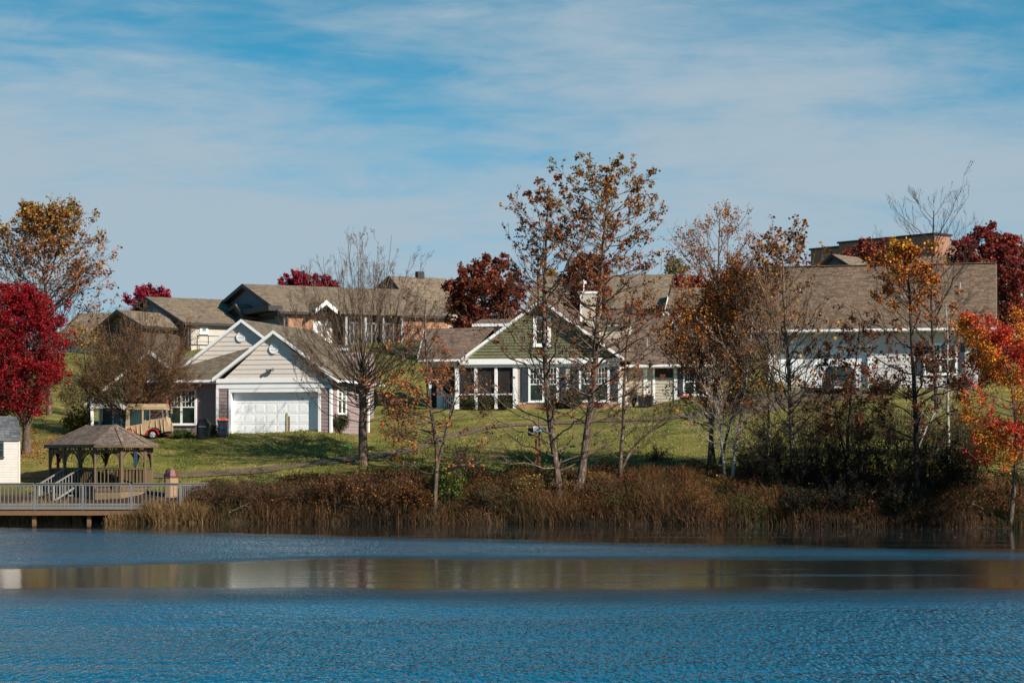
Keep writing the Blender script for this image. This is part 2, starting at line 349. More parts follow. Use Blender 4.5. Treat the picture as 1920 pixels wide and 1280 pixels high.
# water
def water_mat(t, out):
    g = t.nodes.new('ShaderNodeTexCoord').outputs['Object']
    sx = t.nodes.new('ShaderNodeSeparateXYZ'); t.links.new(g, sx.inputs[0])
    def M(op, a, b=None, c_=None, clamp=False):
        m = N(t, 'ShaderNodeMath', operation=op, use_clamp=clamp)
        for k, v in enumerate((a, b, c_)):
            if v is None: continue
            if isinstance(v, (int, float)): m.inputs[k].default_value = v
            else: t.links.new(v, m.inputs[k])
        return m.outputs[0]
    # wind patches: distance across the lake, wandering a little
    wob = noise(t, g, 0.05, 3, 0.6, (1, 0.35, 1)); wob2 = noise(t, g, 0.8, 7, 0.75, (0.35, 1.0, 1))
    y0 = M('ADD', sx.outputs[1], M('MULTIPLY', M('SUBTRACT', wob, 0.5), 5.0)); y = M('ADD', y0, M('MULTIPLY', M('SUBTRACT', wob2, 0.5), 6.0))
    def SM(v, a, b):
        m = N(t, 'ShaderNodeMapRange', interpolation_type='SMOOTHSTEP'); t.links.new(v, m.inputs[0])
        m.inputs[1].default_value = a; m.inputs[2].default_value = b; return m.outputs[0]
    fb = M('ADD', y, M('MULTIPLY', sx.outputs[0], 0.62))
    nb = M('ADD', y, M('MAXIMUM', M('MULTIPLY', M('ADD', sx.outputs[0], 5.0), -0.65), 0.0))
    band = M('MULTIPLY', M('SUBTRACT', 1.0, SM(fb, 78.5, 83.5)), SM(nb, 66.5, 70.5))
    streak = M('MULTIPLY', SM(noise(t, g, 0.7, 4, 0.6, (0.07, 1.3, 1)), 0.55, 0.66), M('MULTIPLY', SM(sx.outputs[0], -6.0, -3.0), M('MULTIPLY', SM(y, 54.0, 57.0), 0.16)))
    front = M('SUBTRACT', 1.0, SM(y, 45.0, 52.5))
    r = M('ADD', M('ADD', M('MULTIPLY', band, 0.75), front), M('MULTIPLY', streak, M('SUBTRACT', 1.0, band))); far_ = SM(y, 70, 88)
    # the shore's sheltered right side stays calm
    amp = r
    rr = noise(t, g, 5.0, 1, 0.5, (2.2, 0.45, 1), 0.0); rf = noise(t, g, 16.0, 2, 0.6, (1.2, 0.34, 1)); rw = noise(t, g, 0.9, 3, 0.6, (1.0, 0.45, 1))
    h = M('ADD', M('MULTIPLY', rr, 1.0), M('MULTIPLY', rf, 0.1)); h = M('ADD', h, M('MULTIPLY', rw, 0.6))
    pt = M('ADD', 0.70, M('MULTIPLY', SM(noise(t, g, 0.16, 5, 0.65, (0.5, 1.2, 1)), 0.35, 0.65), 0.7))
    h = M('MULTIPLY', h, M('ADD', M('MULTIPLY', M('MULTIPLY', amp, pt), 0.105), 0.0022))
    b = N(t, 'ShaderNodeBump', Strength=1.0, Distance=1.0); t.links.new(h, b.inputs['Height'])
    # normals tilted to the near shore so ripples reflect sky instead of the bank
    lean = N(t, 'ShaderNodeCombineXYZ'); t.links.new(M('MULTIPLY', amp, -0.105), lean.inputs[1])
    va = N(t, 'ShaderNodeVectorMath', operation='ADD'); t.links.new(b.outputs[0], va.inputs[0]); t.links.new(lean.outputs[0], va.inputs[1])
    b = N(t, 'ShaderNodeVectorMath', operation='NORMALIZE'); t.links.new(va.outputs[0], b.inputs[0])
    bc = N(t, 'ShaderNodeMixRGB'); t.links.new(amp, bc.inputs[0]); bc.inputs[1].default_value = (0.008, 0.014, 0.014, 1); bc.inputs[2].default_value = (0.0, 0.070, 0.125, 1)  # reflected sky blue is put into the base colour of rippled patches
    p = pbsdf(t, out, bc.outputs[0], 0.1, 0.5, b.outputs[0]); p.inputs['IOR'].default_value = 1.45
    t.links.new(M('ADD', M('MULTIPLY', M('MULTIPLY', M('SUBTRACT', 1.0, SM(y, 66.0, 74.0)), M('SUBTRACT', 1.0, front)), 0.060), 0.05), p.inputs['Roughness'])
wm = MB(); wm.poly([(-900, -300, 0), (900, -300, 0), (900, 112, 0), (-900, 112, 0)])
WATER = wm.build('water', mat('lake_water', water_mat)); tag(WATER, kind='structure', label='blue rippled lake with calm bands')

# paths
PATHM = mat('gravel_path', lambda t, o: pbsdf(t, o, ramp(t, noise(t, t.nodes.new('ShaderNodeTexCoord').outputs['Object'], 2.5, 8, 0.75), [(0.3, (0.075, 0.055, 0.035)), (0.7, (0.17, 0.12, 0.08))]), 0.95, 0.1))
def strip(name, pts, w, label, m=PATHM, lift=0.045):
    P = np.array([ground_at(*p)[:2] for p in pts]); d = np.r_[0, np.cumsum(np.linalg.norm(np.diff(P, axis=0), axis=1))]
    s = np.arange(0, d[-1], 0.4); C = np.stack([np.interp(s, d, P[:, 0]), np.interp(s, d, P[:, 1])], 1)
    for _ in range(12): C[1:-1] = (C[:-2] + C[1:-1] * 2 + C[2:]) / 4
    T = np.gradient(C, axis=0); T /= np.linalg.norm(T, axis=1)[:, None]; Nn = np.stack([-T[:, 1], T[:, 0]], 1)
    k = 5; offs = np.linspace(-w / 2, w / 2, k); G = C[:, None] + Nn[:, None] * offs[None, :, None]
    G = G + 0.05 * np.sin(s * 2.3)[:, None, None] * (np.abs(offs) > w * .4)[None, :, None]
    z = hz(G[..., 0], G[..., 1]) + lift; V = np.concatenate([G, z[..., None]], 2).reshape(-1, 3)
    i = (np.arange(len(s) - 1)[:, None] * k + np.arange(k - 1)[None]).ravel()
    o = mesh_np(name, V, np.stack([i, i + k, i + k + 1, i + 1], 1), m, smooth=True); tag(o, kind='structure', label=label); return o
strip('path', [(30, 893), (90, 893), (200, 894), (330, 893), (460, 884), (560, 875), (620, 867), (700, 857), (745, 850), (790, 838), (850, 817), (900, 803), (960, 797), (1050, 792), (1150, 789), (1250, 785), (1350, 778)], 1.1, 'gravel trail climbing the lawn')
strip('path', [(925, 897), (1000, 890), (1100, 880), (1175, 873), (1230, 867), (1330, 862)], .8, 'lower gravel trail along the top of the bank')
strip('driveway', [(1370, 775), (1430, 752), (1500, 742), (1570, 738), (1650, 738)], 4.5, 'pale gravel drive in front of the long garage')
MULCH = mat('red_mulch', lambda t, o: pbsdf(t, o, ramp(t, noise(t, t.nodes.new('ShaderNodeTexCoord').outputs['Object'], 8, 8, 0.75), [(0.3, (0.10, 0.04, 0.018)), (0.7, (0.30, 0.13, 0.06))]), 0.95, 0.1))
strip('mulch_bed', [(300, 817.5), (340, 817), (395, 816)], 1.2, 'reddish mulch strip below the mauve wall', MULCH, 0.05)

# ---------------------------------------------------------------- buildings
class Fr:
    """a local frame: x to the building's right, y into its depth, z up; turned th degrees so its depth runs to the right"""
    def __init__(s, name, px, Y, th, zb, **kw):
        s.O = np.array([(px - 960) / F * Y, Y, zb]); s.c = math.cos(R_(th)); s.s = math.sin(R_(th)); s.th = th
        s.e = empty(name, s.O, th, **kw)
    def p(s, px, py, d=0.0):
        rx = (px - 960) / F; ox, oy, oz = s.O
        a = ((oy + d * s.c) * rx - ox - d * s.s) / (s.c + s.s * rx); t = oy + d * s.c - a * s.s
        return (a, d, CZ + t * (HY - py) / F - oz)
    def x(s, px, d=0.0): return s.p(px, 800, d)[0]
    def z(s, px, py, d=0.0): return s.p(px, py, d)[2]
    def side(s, px, py, a):
        rx = (px - 960) / F; ox, oy, oz = s.O
        d = (ox + a * s.c - (oy - a * s.s) * rx) / (s.c * rx - s.s); t = oy + d * s.c - a * s.s
        return (a, d, CZ + t * (HY - py) / F - oz)
def siding(mb, zb, zt, edges, d, holes=(), lap=0.2, proud=0.022, axis='x', flip=1):
    """overlapping boards; edges(z) gives the wall's left and right ends, holes are (x0, x1, z0, z1)"""
    z = zb
    while z < zt - 0.01:
        z1 = min(z + lap, zt)
        for k in range(1):
            l0, r0 = edges(z); l1, r1 = edges(z1)
            cuts = [(h[0], h[1]) for h in holes if h[2] < (z + z1) / 2 < h[3]]
            segs = [(l0, r0, l1, r1)]
            for a, b in sorted(cuts):
                new = []
                for s_ in segs:
                    if b <= s_[0] or a >= s_[1]: new.append(s_); continue
                    if a > s_[0]: new.append((s_[0], a, s_[2], a))
                    if b < s_[1]: new.append((b, s_[1], b, s_[3]))
                segs = new
            for a0, b0, a1, b1 in segs:
                if b0 - a0 < 0.01: continue
                if axis == 'x':
                    mb.poly([(a0, d - proud, z), (b0, d - proud, z), (b1, d, z1), (a1, d, z1)])
                    mb.poly([(a0, d, z), (b0, d, z), (b0, d - proud, z), (a0, d - proud, z)])
                else:
                    q = [(d + proud * flip, a0, z), (d + proud * flip, b0, z), (d, b1, z1), (d, a1, z1)]
                    mb.poly(q if flip > 0 else q[::-1]); mb.poly([(d, a0, z), (d, b0, z), (d + proud * flip, b0, z), (d + proud * flip, a0, z)])
        z = z1
    return mb
def gable_edges(l, r, ze, pk):
    """pk = (x, z) of the peak; straight below ze"""
    def f(z):
        if z <= ze: return l, r
        u = min(1, (z - ze) / (pk[1] - ze)); return l + (pk[0] - l) * u, r + (pk[0] - r) * u
    return f
def slab(mb, a, b, c, d, th=0.14):
    mb.prism([a, b, c, d], (0, 0, -th)); return mb
def rake(mb, foot, peak, drop=0.2, t=0.04, d=None):
    """a board along a gable edge, standing t proud of plane y=d"""
    d = foot[1] if d is None else d
    f, p = np.array(foot, float), np.array(peak, float); f[1] = p[1] = d
    mb.prism([f, p, p - (0, 0, drop), f - (0, 0, drop)], (0, -t, 0)); return mb
def window(parent, x0, x1, z0, z1, d, cols=2, rows=(2,), grid=(0, 0), frame=0.09, fm=WHITE, axis='x', flip=1, name='window', sash=True, upper=None, sill=True, gm=None):
    """casing > glass pane and sash bars; stands on plane y=d (axis x) or x=d (axis y)"""
    gm = gm or GLASS
    T = (lambda x, y, z: (x, d + y, z)) if axis == 'x' else (lambda x, y, z: (d - y * flip, x, z))
    def bx(mb, a, b, y0, y1, c_, e):
        p = [T(a, y0, c_), T(b, y0, c_), T(b, y1, c_), T(a, y1, c_)]; mb.prism(p, (0, 0, e - c_))
    m = MB()
    bx(m, x0, x0 + frame, -0.07, 0.03, z0, z1); bx(m, x1 - frame, x1, -0.07, 0.03, z0, z1)
    bx(m, x0 + frame, x1 - frame, -0.068, 0.03, z1 - frame, z1); bx(m, x0 + frame, x1 - frame, -0.068, 0.03, z0, z0 + frame)
    if sill: bx(m, x0 - 0.03, x1 + 0.03, -0.11, -0.071, z0 - 0.02, z0 + 0.05)
    w = m.build(name, fm, parent)
    g = MB(); bx(g, x0 + frame, x1 - frame, -0.028, -0.01, z0 + frame, z1 - frame); g.build('pane', gm, w)
    s_ = MB(); iw = (x1 - x0 - 2 * frame) / cols; zi0, zi1 = z0 + frame, z1 - frame; zm = (zi0 + zi1) / 2 if upper is None else upper
    for k in range(1, cols):
        xx = x0 + frame + iw * k; bx(s_, xx - 0.055, xx + 0.055, -0.066, -0.029, zi0, zi1)
    if sash:
        for k in range(cols):
            a = x0 + frame + iw * k + (0.055 if k else 0); b = x0 + frame + iw * (k + 1) - (0.055 if k < cols - 1 else 0)
            bx(s_, a, b, -0.055, -0.029, zm - 0.03, zm + 0.03)
            if grid[0]:
                for q in range(1, grid[0]): xx = a + (b - a) * q / grid[0]; bx(s_, xx - 0.012, xx + 0.012, -0.036, -0.029, zm + 0.03, zi1)
                for q in range(1, grid[1]): zq = zm + (zi1 - zm) * q / grid[1]; bx(s_, a, b, -0.0365, -0.029, zq - 0.012, zq + 0.012)
    if s_.v: s_.build('sash', fm, w)
    return w
def shutter(parent, x0, x1, z0, z1, d, m=SHUT):
    b = MB(); b.box(x0, x1, d - 0.03, d + 0.02, z0, z1); f = 0.05; zm = (z0 + z1) / 2
    for a, c_ in ((z0 + f, zm - f / 2), (zm + f / 2, z1 - f)):
        b.box(x0 + f, x1 - f, d - 0.045, d - 0.031, a, c_)
    return b.build('shutter', m, parent)
def round_vent(parent, x, z, d, r=0.26):
    m = MB(); n = 28
    for k in range(n):
        a, b = 2 * math.pi * k / n, 2 * math.pi * (k + 1) / n
        o = [(x + r * math.cos(q), d - 0.06, z + r * math.sin(q)) for q in (a, b)]; i_ = [(x + r * .8 * math.cos(q), d - 0.06, z + r * .8 * math.sin(q)) for q in (a, b)]
        m.poly([i_[0], o[0], o[1], i_[1]]); m.poly([o[0], (o[0][0], d, o[0][2]), (o[1][0], d, o[1][2]), o[1]]); m.poly([i_[1], (i_[1][0], d, i_[1][2]), (i_[0][0], d, i_[0][2]), i_[0]])
    m.poly([(x + r * .8 * math.cos(2 * math.pi * k / n), d - 0.012, z + r * .8 * math.sin(2 * math.pi * k / n)) for k in range(n)])
    for k in range(-2, 3):
        zz_ = z + k * r * .3; h = math.sqrt(max(0, (r * .78) ** 2 - (k * r * .3) ** 2)); m.prism([(x - h, d - 0.02, zz_ + .03), (x + h, d - 0.02, zz_ + .03), (x + h, d - 0.055, zz_ - .03), (x - h, d - 0.055, zz_ - .03)], (0, 0, -0.01))
    return m.build('vent', WHITE, parent)

# ===== cream and mauve house with the white double garage door =====
A = Fr('garage_house', 515, 121, 15, gz((515 - 960) / F * 121, 121.5) - 0.02, label='mauve and cream sided house with white double garage door and round gable vents', cat='house')
wl, wr = A.x(407), A.x(621); ze = A.z(512, 718); zband = A.z(512, 727)
pk = A.p(512, 625); zf = A.z(512, 712)
eg = gable_edges(wl - 0.02, wr + 0.02, ze - 0.12, (pk[0], pk[2]))
gx0, gx1, gz1 = A.x(434), A.x(597), A.z(512, 735)
m = siding(MB(), ze, pk[2], eg, 0, lap=0.25); m.build('gable_siding', CREAM, A.e)
m = siding(MB(), -1.2, zband, lambda z: (wl, wr), 0, [(gx0, gx1, -2, gz1)], lap=0.19)
siding(m, -1.2, A.z(512, 712), lambda z: (0, 6.2), wr, [], lap=0.19, axis='y', flip=1); siding(m, -1.2, zf, lambda z: (0.05, 0.7), wl, [], lap=0.19, axis='y', flip=-1)
m.build('wall', MAUVE, A.e)
m = MB(); m.box(wl + .02, wr - .02, 0.02, 0.12, zband - .02, ze + .02); m.build('band_siding', CREAM, A.e)
m = MB(); m.box(wl - 0.03, wr + 0.03, -0.05, 0.0195, A.z(512, 717), A.z(512, 709)); m.box(wl - 0.03, wr + 0.03, -0.05, 0.0195, A.z(512, 727.5), A.z(512, 720.5)); m.build('frieze_board', WHITE, A.e)
for q_, r_, y_ in ((wl - .04, wl + .08, .019), (wr - .08, wr + .04, .10)): m = MB(); m.box(q_, r_, -0.06, y_, -1.2, A.z(512, 728)); m.build('corner_board', WHITE, A.e)
m = MB(); m.box(gx0 - .14, gx0, -0.06, 0.30, -1.2, gz1); m.box(gx1, gx1 + .14, -0.06, 0.30, -1.2, gz1); m.box(gx0 - .14, gx1 + .14, -0.062, 0.30, gz1, gz1 + .18)
m.build('garage_frame', WHITE, A.e)
m = MB(); rows, cols = 4, 8; H = gz1 + 0.02; Wd = gx1 - gx0; m.box(gx0, gx1, 0.27, 0.30, -1.0, gz1)
zb0 = gz1 - 2.25
for r_ in range(rows):
    a, b = zb0 + 2.25 / 4 * r_ + .012, zb0 + 2.25 / 4 * (r_ + 1) - .012
    m.box(gx0 + .01, gx1 - .01, 0.255, 0.271, a, b)
    for c_ in range(cols):
        x0, x1 = gx0 + Wd / cols * c_ + .07, gx0 + Wd / cols * (c_ + 1) - .07
        m.box(x0, x1, 0.246, 0.2555, a + .09, b - .09)
m.build('garage_door', DOORW, A.e)
# roof
pkr, fl, fr_ = A.p(512, 619, -.28), A.p(398, 709, -.28), A.p(634, 711, -.28)
BK = 7.2
m = MB(); slab(m, fl, pkr, (pkr[0], BK, pkr[2]), (fl[0], BK, fl[2])); slab(m, (fr_[0], BK, fr_[2]), (pkr[0], BK, pkr[2]), pkr, fr_); ROOFA = m.build('roof', ROOF_A, A.e)
m = MB(); rake(m, fl, (pkr[0], 0, pkr[2])  , .17, .04); rake(m, fr_, (pkr[0], 0, pkr[2])  , .17, .04); m.build('rake_board', WHITE, ROOFA)
m = MB()   # soffit under the rakes
for q in (fl, fr_): m.prism([(q[0], -.28, q[2] - .16), (pkr[0], -.28, pkr[2] - .16), (pkr[0], 0, pkr[2] - .16), (q[0], 0, q[2] - .16)], (0, 0, -.03))
m.build('soffit', WHITE, ROOFA)
m = MB(); m.bar((fr_[0] + .05, -.28, fr_[2] - .08), (fr_[0] + .05, BK, fr_[2] - .08), .13, .12); m.build('gutter', WHITE, A.e)
vx = A.p(514, 654, 0); round_vent(A.e, vx[0], vx[2], -0.02, .26)
fx = A.p(508, 694, 0); m = MB(); m.cyl((fx[0], -.02, fx[2]), (fx[0], -.12, fx[2]), .05); m.cyl((fx[0] - .05, -.10, fx[2]), (fx[0] - .17, -.2, fx[2] - .05), .05, .09); m.cyl((fx[0] + .05, -.10, fx[2]), (fx[0] + .17, -.2, fx[2] + .03), .05, .09); m.build('floodlight', SHUT, A.e)
# taller gable behind
D1 = 4.7
p2 = A.p(452, 605, D1); l2 = A.p(343, 690, D1); r2x = 2 * p2[0] - l2[0]
m = siding(MB(), A.z(400, 716, D1), p2[2], gable_edges(l2[0] - .02, r2x + .02, l2[2], (p2[0], p2[2])), D1, lap=0.25); m.build('gable_siding', CREAM, A.e)
pr, lr = A.p(452, 598, D1 - .28), A.p(331, 694, D1 - .28); rrx = 2 * pr[0] - lr[0]
m = MB(); slab(m, lr, pr, (pr[0], 16, pr[2]), (lr[0], 16, lr[2])); slab(m, (rrx, 16, lr[2]), (pr[0], 16, pr[2]), pr, (rrx, pr[1], lr[2])); RB = m.build('roof', ROOF_A, A.e)
m = MB(); rake(m, lr, pr  , .17, .04, lr[1]); rake(m, (rrx, lr[1], lr[2]), pr  , .17, .04, lr[1]); m.build('rake_board', WHITE, RB)
m = MB()
for q in (lr[0], rrx): m.prism([(q, lr[1], lr[2] - .16), (pr[0], lr[1], pr[2] - .16), (pr[0], D1, pr[2] - .16), (q, D1, lr[2] - .16)], (0, 0, -.03))
m.build('soffit', WHITE, RB)
vx = A.p(452, 632, D1); round_vent(A.e, vx[0], vx[2], D1 - 0.02, .26)
m = MB(); m.box(l2[0] + .2, r2x - .2, D1 + .1, 15.8, -1, lr[2] - .1); m.build('wall', MAUVE, A.e)
# left wing with its low roof
e0, e1, t1, t0 = A.p(258, 713, .15), A.p(401, 712, .15), A.p(469, 651, D1 + .1), A.p(333, 690, D1 + .1)
m = MB(); m.prism([e0, e1, t1], (0, 0, -.12)); m.prism([e0, t1, t0], (0, 0, -.12)); m.build('roof', ROOF_A, A.e)
m = MB(); m.box(e0[0], wl - .05, .02, .14, e0[2] - .13, e0[2] - .01); m.build('gutter', WHITE, A.e)
m = MB(); m.box(e0[0] + .1, wl - .02, .141, .62, e0[2] - .20, e0[2] - .15); m.build('soffit', WHITE, A.e)
zt = A.z(350, 722, .6); wx0, wx1 = A.x(312, .6), A.x(369, .6); w0, w1 = A.z(340, 797, .6), A.z(340, 729, .6)
m = siding(MB(), -1.2, zt + .12, lambda z: (A.x(268, .6), wl), .6, [(wx0, wx1, w0, w1)], lap=.19); m.build('wall', MAUVE, A.e)
m = MB(); m.box(A.x(268, .6) - .03, wl - .03, .56, .66, zt + .08, zt + .3); m.build('frieze_board', WHITE, A.e)
window(A.e, wx0, wx1, w0, w1, .6, cols=2, grid=(4, 3), frame=.11)
m = MB(); z_ = A.z(402, 716); m.bar((wl - .08, .1, e1[2] - .15), (wl - .02, .35, e1[2] - .45), .07); m.bar((wl - .06, .35, e1[2] - .42), (wl - .06, .35, -1), .07); m.build('downspout', WHITE, A.e)
# side windows and the wing to the right
window(A.e, .9, 2.3, .95, 2.45, wr, cols=2, grid=(2, 3), axis='y', flip=1)
m = MB(); m.box(wr - .02, wr + .05, 6.1, 6.22, -1, ze); m.build('corner_board', WHITE, A.e)
d3 = 8.5; x3a, x3b, z3 = A.x(575, d3), A.x(648, d3), A.z(620, 657, d3)
m = siding(MB(), -1, z3, lambda z: (x3a, x3b), d3, [], lap=.19); siding(m, -1, z3, lambda z: (d3, 13.5), x3b, [], lap=.19, axis='y', flip=1); m.build('wall', MAUVE, A.e)
m = MB(); m.prism([(x3a, d3 - .3, z3 + .1), (x3b + .3, d3 - .3, z3 + .1), (x3b + .3, d3 + 2.6, z3 + .45), (x3a, d3 + 2.6, z3 + .45)], (0, 0, -.1)); m.build('roof', ROOF_A, A.e)
m = MB(); m.box(x3a, x3b + .34, d3 - .34, d3 - .3, z3 - .02, z3 + .12); m.box(x3b - .08, x3b + .04, d3 - .05, d3 + .08, 0, z3); m.build('frieze_board', WHITE, A.e)
window(A.e, A.x(622, d3), A.x(644, d3), A.z(630, 700, d3), A.z(630, 662, d3), d3, cols=2, grid=(1, 2), frame=.08)

# ===== sage gabled cottage at the far left =====
zb = A.O[2]
B = Fr('sage_cottage', 285, 127.5, 15, gz((285 - 960) / F * 127.5, 127.5) - .05, label='sage green gabled cottage with open white posted porch, left of the mauve house', cat='house')
pk = B.p(285, 657); lf = B.p(163, 758); zbm = B.z(285, 756)
rx_ = 2 * pk[0] - lf[0]
m = siding(MB(), zbm, pk[2] - .15, gable_edges(lf[0] + .15, rx_ - .15, zbm, (pk[0], pk[2] - .12)), 0, lap=.17, proud=.03); m.build('gable_siding', paint('sage_wall', (.12, .14, .085), .7), B.e)
m = MB(); slab(m, (lf[0], -.3, lf[2]), (pk[0], -.3, pk[2]), (pk[0], 9, pk[2]), (lf[0], 9, lf[2])); slab(m, (rx_, 9, lf[2]), (pk[0], 9, pk[2]), (pk[0], -.3, pk[2]), (rx_, -.3, lf[2])); RC = m.build('roof', ROOF_A, B.e)
m = MB(); rake(m, (lf[0], -.3, lf[2]), pk, .2, .04, -.3); rake(m, (rx_, -.3, lf[2]), pk, .2, .04, -.3); m.build('rake_board', WHITE, RC)
m = MB(); m.box(lf[0] + .1, rx_ - .1, -.08, .10, zbm - .25, zbm); m.box(lf[0] + .1, lf[0] + .28, .10, 2.6, zbm - .25, zbm); m.build('porch_beam', WHITE, B.e)
for px in (172, 230):
    m = MB(); a = B.x(px); m.cyl((a, .0, -.3), (a, .0, zbm - .25), .12, .11, 14); m.box(a - .16, a + .16, -.16, .16, -.3, -.05); m.box(a - .15, a + .15, -.15, .15, zbm - .33, zbm - .25); m.build('post', WHITE, B.e)
m = MB(); a = B.x(188, 2.4); m.cyl((a, 2.4, -.3), (a, 2.4, zbm - .25), .10); m.build('post', WHITE, B.e)
m = siding(MB(), -.5, zbm, lambda z: (B.x(192, 2.6), rx_ - .2), 2.6, [], lap=.17); m.box(B.x(192, 2.6) + .05, rx_ - .2, 2.63, 9, -.5, zbm); m.build('wall', paint('sage_wall2', (.10, .11, .10), .7), B.e)
dx0, dx1 = B.x(212, 2.6), B.x(238, 2.6); dz = B.z(220, 774, 2.6)
m = MB(); m.box(dx0, dx0 + .1, 2.5, 2.57, -.3, dz); m.box(dx1 - .1, dx1, 2.5, 2.57, -.3, dz); m.box(dx0, dx1, 2.495, 2.57, dz, dz + .12); dr = m.build('door', WHITE, B.e)
m = MB(); m.box(dx0 + .1, dx1 - .1, 2.53, 2.56, -.3, dz); m.build('pane', GLASS, dr)
m = MB(); m.box(lf[0] + .1, rx_, -.1, 2.6, -.5, -.12); m.build('porch_floor', paint('porch_floor_paint', (.3, .3, .28), .7), B.e)

# ===== green gabled house in the middle =====
C = Fr('green_house', 1015, 137, 12, gz(on(1015, 137)[0], 137) - .1, label='green shingled gable house with screened porch, paired windows and cream chimney', cat='house')
pk = C.p(1015, 560, -.5); lf = C.p(861, 674, -.5); rt = C.p(1171, 672, -.5); zfr = C.z(1015, 674)
wl, wr = C.x(864), C.x(1163); pw = C.p(1015, 566)
m = siding(MB(), zfr, pw[2], gable_edges(wl + .25, wr - .2, zfr, (pw[0], pw[2] - .05)), 0, [(C.x(1000), C.x(1033), C.z(1015, 650), C.z(1015, 592))], lap=.17, proud=.03)
m.build('gable_shingles', mat('sage_shakes', lambda t, o: (lambda u, b: (t.links.new(u, b.inputs['Vector']), pbsdf(t, o, b.outputs[0], .8, .15, bump(t, b.outputs['Fac'], -.02, .8))))(t.nodes.new('ShaderNodeUVMap').outputs[0],
      (lambda b: ([setattr(b.inputs[k], 'default_value', v) for k, v in (('Scale', 1.0), ('Color1', (.130, .130, .072, 1)), ('Color2', (.170, .168, .092, 1)), ('Mortar', (.05, .055, .028, 1)), ('Mortar Size', .008), ('Brick Width', .33), ('Row Height', .17))], b)[1])(t.nodes.new('ShaderNodeTexBrick')))), C.e)
BK = 12.0
m = MB(); slab(m, lf, pk, (pk[0], BK, pk[2]), (lf[0], BK, lf[2])); slab(m, (rt[0], BK, rt[2]), (pk[0], BK, pk[2]), pk, rt); RC = m.build('roof', ROOF_C, C.e)
m = MB(); rake(m, lf, pk, .19, .04, -.5); rake(m, rt, pk, .19, .04, -.5); m.build('rake_board', WHITE, RC)
m = MB()
for q in (lf, rt): m.prism([(q[0], -.5, q[2] - .17), (pk[0], -.5, pk[2] - .17), (pk[0], 0, pk[2] - .17), (q[0], 0, q[2] - .17)], (0, 0, -.03))
m.build('soffit', WHITE, RC)
window(C.e, C.x(1000), C.x(1033), C.z(1015, 650), C.z(1015, 592), 0, cols=1, grid=(1, 1), frame=.2, sash=True)
zs = C.z(1015, 688); m = MB(); m.box(wl, wr, -.10, .02, zs, zfr + .05); m.build('frieze_board', WHITE, C.e)
m = MB(); m.box(wl, wr, -.25, -.101, zs + .18, zfr + .06); m.build('crown_trim', WHITE, C.e)
# screened porch front: posts, rails, dark screens
px_ = [856.5, 892, 930, 966]; xs = [C.x(p) for p in px_]; zr = C.z(930, 739)
for k, x_ in enumerate(xs):
    m = MB(); w_ = .13 if k in (0, 3) else .085; m.box(x_ - w_, x_ + w_, -.05, .10, -.6, zs); m.build('post', WHITE, C.e)
m = MB(); m.box(xs[0], xs[-1], -.03, .06, zr - .04, zr + .04); m.build('rail', WHITE, C.e)
for a, b in zip(xs, xs[1:]):
    m = MB(); m.box(a, b, .065, .075, .0, zs); m.build('screen', SCREEN, C.e)
m = MB(); m.box(C.x(806, 2.5), xs[-1], .1, 4.2, -.6, .0); m.build('porch_floor', paint('porch_floor2', (.18, .16, .14), .8), C.e)
# brick footing
fz = C.z(1060, 757)
m = MB(); m.box(xs[-1] + .1, wr, -.06, .3, -.8, fz); m.build('footing', BRICK, C.e)
# walls with paired windows
wz0, wz1 = C.z(1060, 754), C.z(1060, 686)
wa = [(C.x(991), C.x(1047)), (C.x(1086), C.x(1143))]
m = siding(MB(), fz, zs, lambda z: (xs[-1], wr), 0, [(a, b, wz0, wz1) for a, b in wa], lap=.18); siding(m, -.6, zs, lambda z: (0, 6), wr, [], lap=.18, axis='y'); m.build('wall', BEIGE, C.e)
for a, b in wa: window(C.e, a, b, wz0, wz1, 0, cols=2, grid=(4, 3), frame=.12)
for a, b in ((977, 989), (1050, 1061), (1071, 1083), (1145, 1157)): shutter(C.e, C.x(a), C.x(b), C.z(1060, 752), C.z(1060, 687), -.03)
m = MB(); m.box(wr - .12, wr + .04, -.05, .12, -.6, zs); m.build('corner_board', WHITE, C.e)
# porch side wing at the left (set back) with door and balusters
d4 = 1.6
wx = [C.x(p, d4) for p in (806, 822, 858)]; zp = C.z(830, 688, d4)
for x_ in wx[:2]:
    m = MB(); m.box(x_ - .09, x_ + .09, d4 - .05, d4 + .1, -.6, zp); m.build('post', WHITE, C.e)
m = MB(); m.box(wx[0], wx[2], d4 - .06, d4 + .12, zp, zp + .25); m.build('porch_beam', WHITE, C.e)
dx0, dx1, dz = C.x(826, d4), C.x(855, d4), C.z(840, 701, d4)
m = MB(); m.box(dx0, dx0 + .12, d4, d4 + .06, -.1, dz); m.box(dx1 - .12, dx1, d4, d4 + .06, -.1, dz); m.box(dx0 + .12, dx1 - .12, d4, d4 + .06, dz - .13, dz); m.box(dx0 + .12, dx1 - .12, d4, d4 + .06, .9, 1.0); dr = m.build('door', WHITE, C.e)
m = MB(); m.box(dx0 + .12, dx1 - .12, d4 + .02, d4 + .03, 0, dz - .13); m.build('screen', SCREEN, dr)
m = MB(); m.box(wx[0], C.x(822, d4), d4 + .03, d4 + .04, 0, zp); m.build('screen', SCREEN, C.e)
m = MB(); m.box(dx0 + .12, dx1 - .1, d4 + .03, d4 + .035, dz + .02, zp); m.build('screen', SCREEN, C.e)
m = MB(); ra, rb = C.x(823, d4 - .3), C.x(855, d4 - .3); m.box(ra, rb, d4 - .33, d4 - .27, .82, .90); m.box(ra, rb, d4 - .33, d4 - .27, .02, .08)
n = 8
for k in range(n): x_ = ra + (rb - ra) * (k + .5) / n; m.box(x_ - .035, x_ + .035, d4 - .32, d4 - .28, .08, .82)
m.build('railing', WHITE, C.e)
